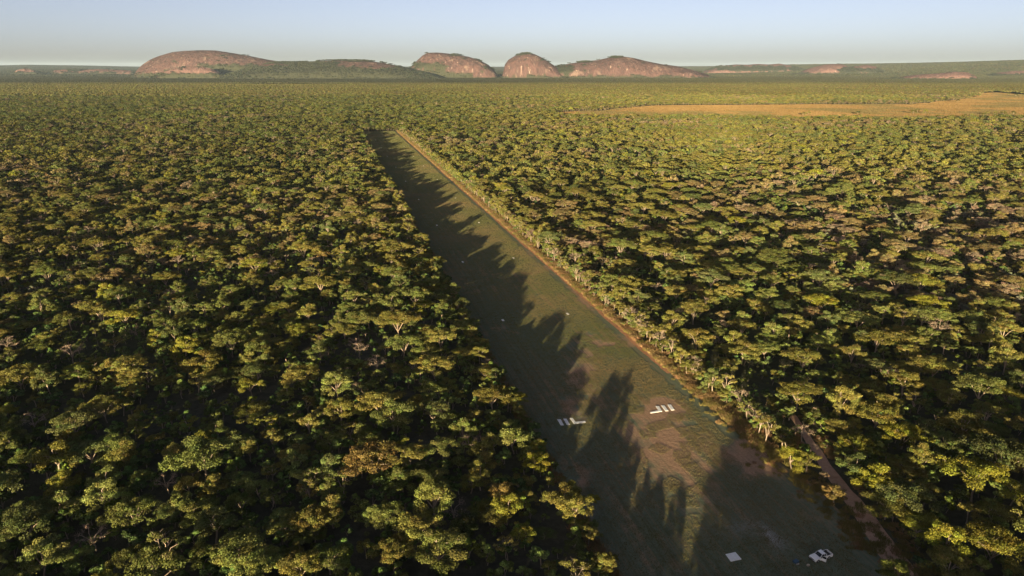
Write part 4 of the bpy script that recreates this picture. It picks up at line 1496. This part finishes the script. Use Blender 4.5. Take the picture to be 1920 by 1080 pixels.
    bm_obj("door_window", M_GLASS, door, lambda bm: quadp(bm, [(-0.98, -.0, 1.15), (0.04, -.0, 1.15), (-0.44, -side * .12, 1.62), (-0.98, -side * .12, 1.62)], 0.012))
    bm_obj("seat", M_SEAT, root, lambda bm: (boxb(bm, -0.45, 0.15, -.72, .72, 0.64, 0.92), boxb(bm, -0.58, -0.42, -.72, .72, 0.9, 1.42)), bev=0.04)
    bm_obj("dashboard", M_DARK, root, lambda bm: boxb(bm, 0.55, 0.98, -.84, .84, 0.75, 1.12), bev=0.03)
    bm_obj("bonnet_bulge", M_PAINT, root, lambda bm: prism(bm, [(1.15, 1.125), (2.35, 1.0), (2.30, 1.03), (1.15, 1.165)], -.55, .55))
    bm_obj("grille", M_DARK, root, lambda bm: boxb(bm, 2.555, 2.615, -.48, .48, 0.66, 0.88), bev=0.01)
    bm_obj("bumper", M_DARK, root, lambda bm: boxb(bm, 2.50, 2.68, -.86, .86, 0.38, 0.58), bev=0.03)
    bm_obj("rear_bumper", M_DARK, root, lambda bm: boxb(bm, -2.78, -2.62, -.82, .82, 0.42, 0.55), bev=0.02)
    for s in (-1, 1):
        bm_obj("headlight", M_LAMP, root, lambda bm: boxb(bm, 2.50, 2.60, s * .53, s * .86, 0.68, 0.88), bev=0.02)
        bm_obj("tail_light", M_TAIL, root, lambda bm: boxb(bm, -2.64, -2.60, s * (W - .1), s * (W - .005), 0.72, 1.04))
        bm_obj("mirror", M_DARK, root, lambda bm: boxb(bm, 0.86, 0.97, s * (W + .02), s * (W + .22), 1.14, 1.32), bev=0.02)
    for wx in (1.55, -1.55):
        for s in (-1, 1):
            def tyre(bm, s=s):
                import bmesh
                bmesh.ops.create_cone(bm, cap_ends=True, segments=24, radius1=.385, radius2=.385, depth=.25, matrix=Matrix.Rotation(math.pi / 2, 4, 'X'))
            def rim(bm, s=s):
                import bmesh
                bmesh.ops.create_cone(bm, cap_ends=True, segments=16, radius1=.23, radius2=.2, depth=.03, matrix=Matrix.Translation((0, s * .13, 0)) @ Matrix.Rotation(-s * math.pi / 2, 4, 'X'))
            w = bm_obj("wheel", M_TYRE, root, tyre, bev=0.03, loc=(wx, s * .80, .385))
            bm_obj("rim", M_RIM, w, rim)
    return root


build_truck()

p = G(1492, 1055)
cr = empty("storage_crate", (p[0], p[1], 0.05), 0.4, label="small dark blue box standing on the ground left of the truck", cat="box")
bm_obj("body", M_CRATE, cr, lambda bm: boxb(bm, -.55, .55, -.4, .4, 0, .42), bev=0.04)
bm_obj("lid", M_CRATE, cr, lambda bm: boxb(bm, -.58, .58, -.43, .43, .423, .50), bev=0.03)
bm_obj("cloth", M_ASH, cr, lambda bm: boxb(bm, -.45, .35, -.78, -.45, 0, .12), bev=0.04)
p = G(1515, 1061)


def sack(bm):
    import bmesh
    bmesh.ops.create_icosphere(bm, subdivisions=3, radius=0.42, matrix=Matrix.Diagonal((1.0, .7, .6, 1)))
    for v in bm.verts:
        v.co += Vector((math.sin(v.co.y * 9), math.cos(v.co.x * 8), math.sin(v.co.x * 7 + v.co.y * 5))) * 0.035
        if v.co.z < -.18: v.co.z = -.18


sk = bm_obj("sack", M_SACK, None, sack, smooth=True, loc=(p[0], p[1], .22))
tag(sk, "small pale sack on the grass in front of the truck", "sack")

# ------------------------------------------------------------------ haze
def haze():
    import bmesh
    m, nt, out = new_mat("haze")
    v = N(nt, "ShaderNodeVolumePrincipled")
    v.inputs["Color"].default_value = (0.55, 0.74, 1.0, 1)
    v.inputs["Density"].default_value = 1.2e-5
    v.inputs["Anisotropy"].default_value = 0.0
    nt.links.new(v.outputs[0], out.inputs["Volume"])
    bm = bmesh.new()
    boxb(bm, -45000, 45000, -45000, 45000, -3.0, 330.0)
    bmesh.ops.recalc_face_normals(bm, faces=bm.faces)
    me = bpy.data.meshes.new("haze"); bm.to_mesh(me); bm.free()
    me.materials.append(m)
    o = link(bpy.data.objects.new("haze", me))
    tag(o, "thin blue haze lying over the whole woodland", "haze", kind='stuff')


haze()
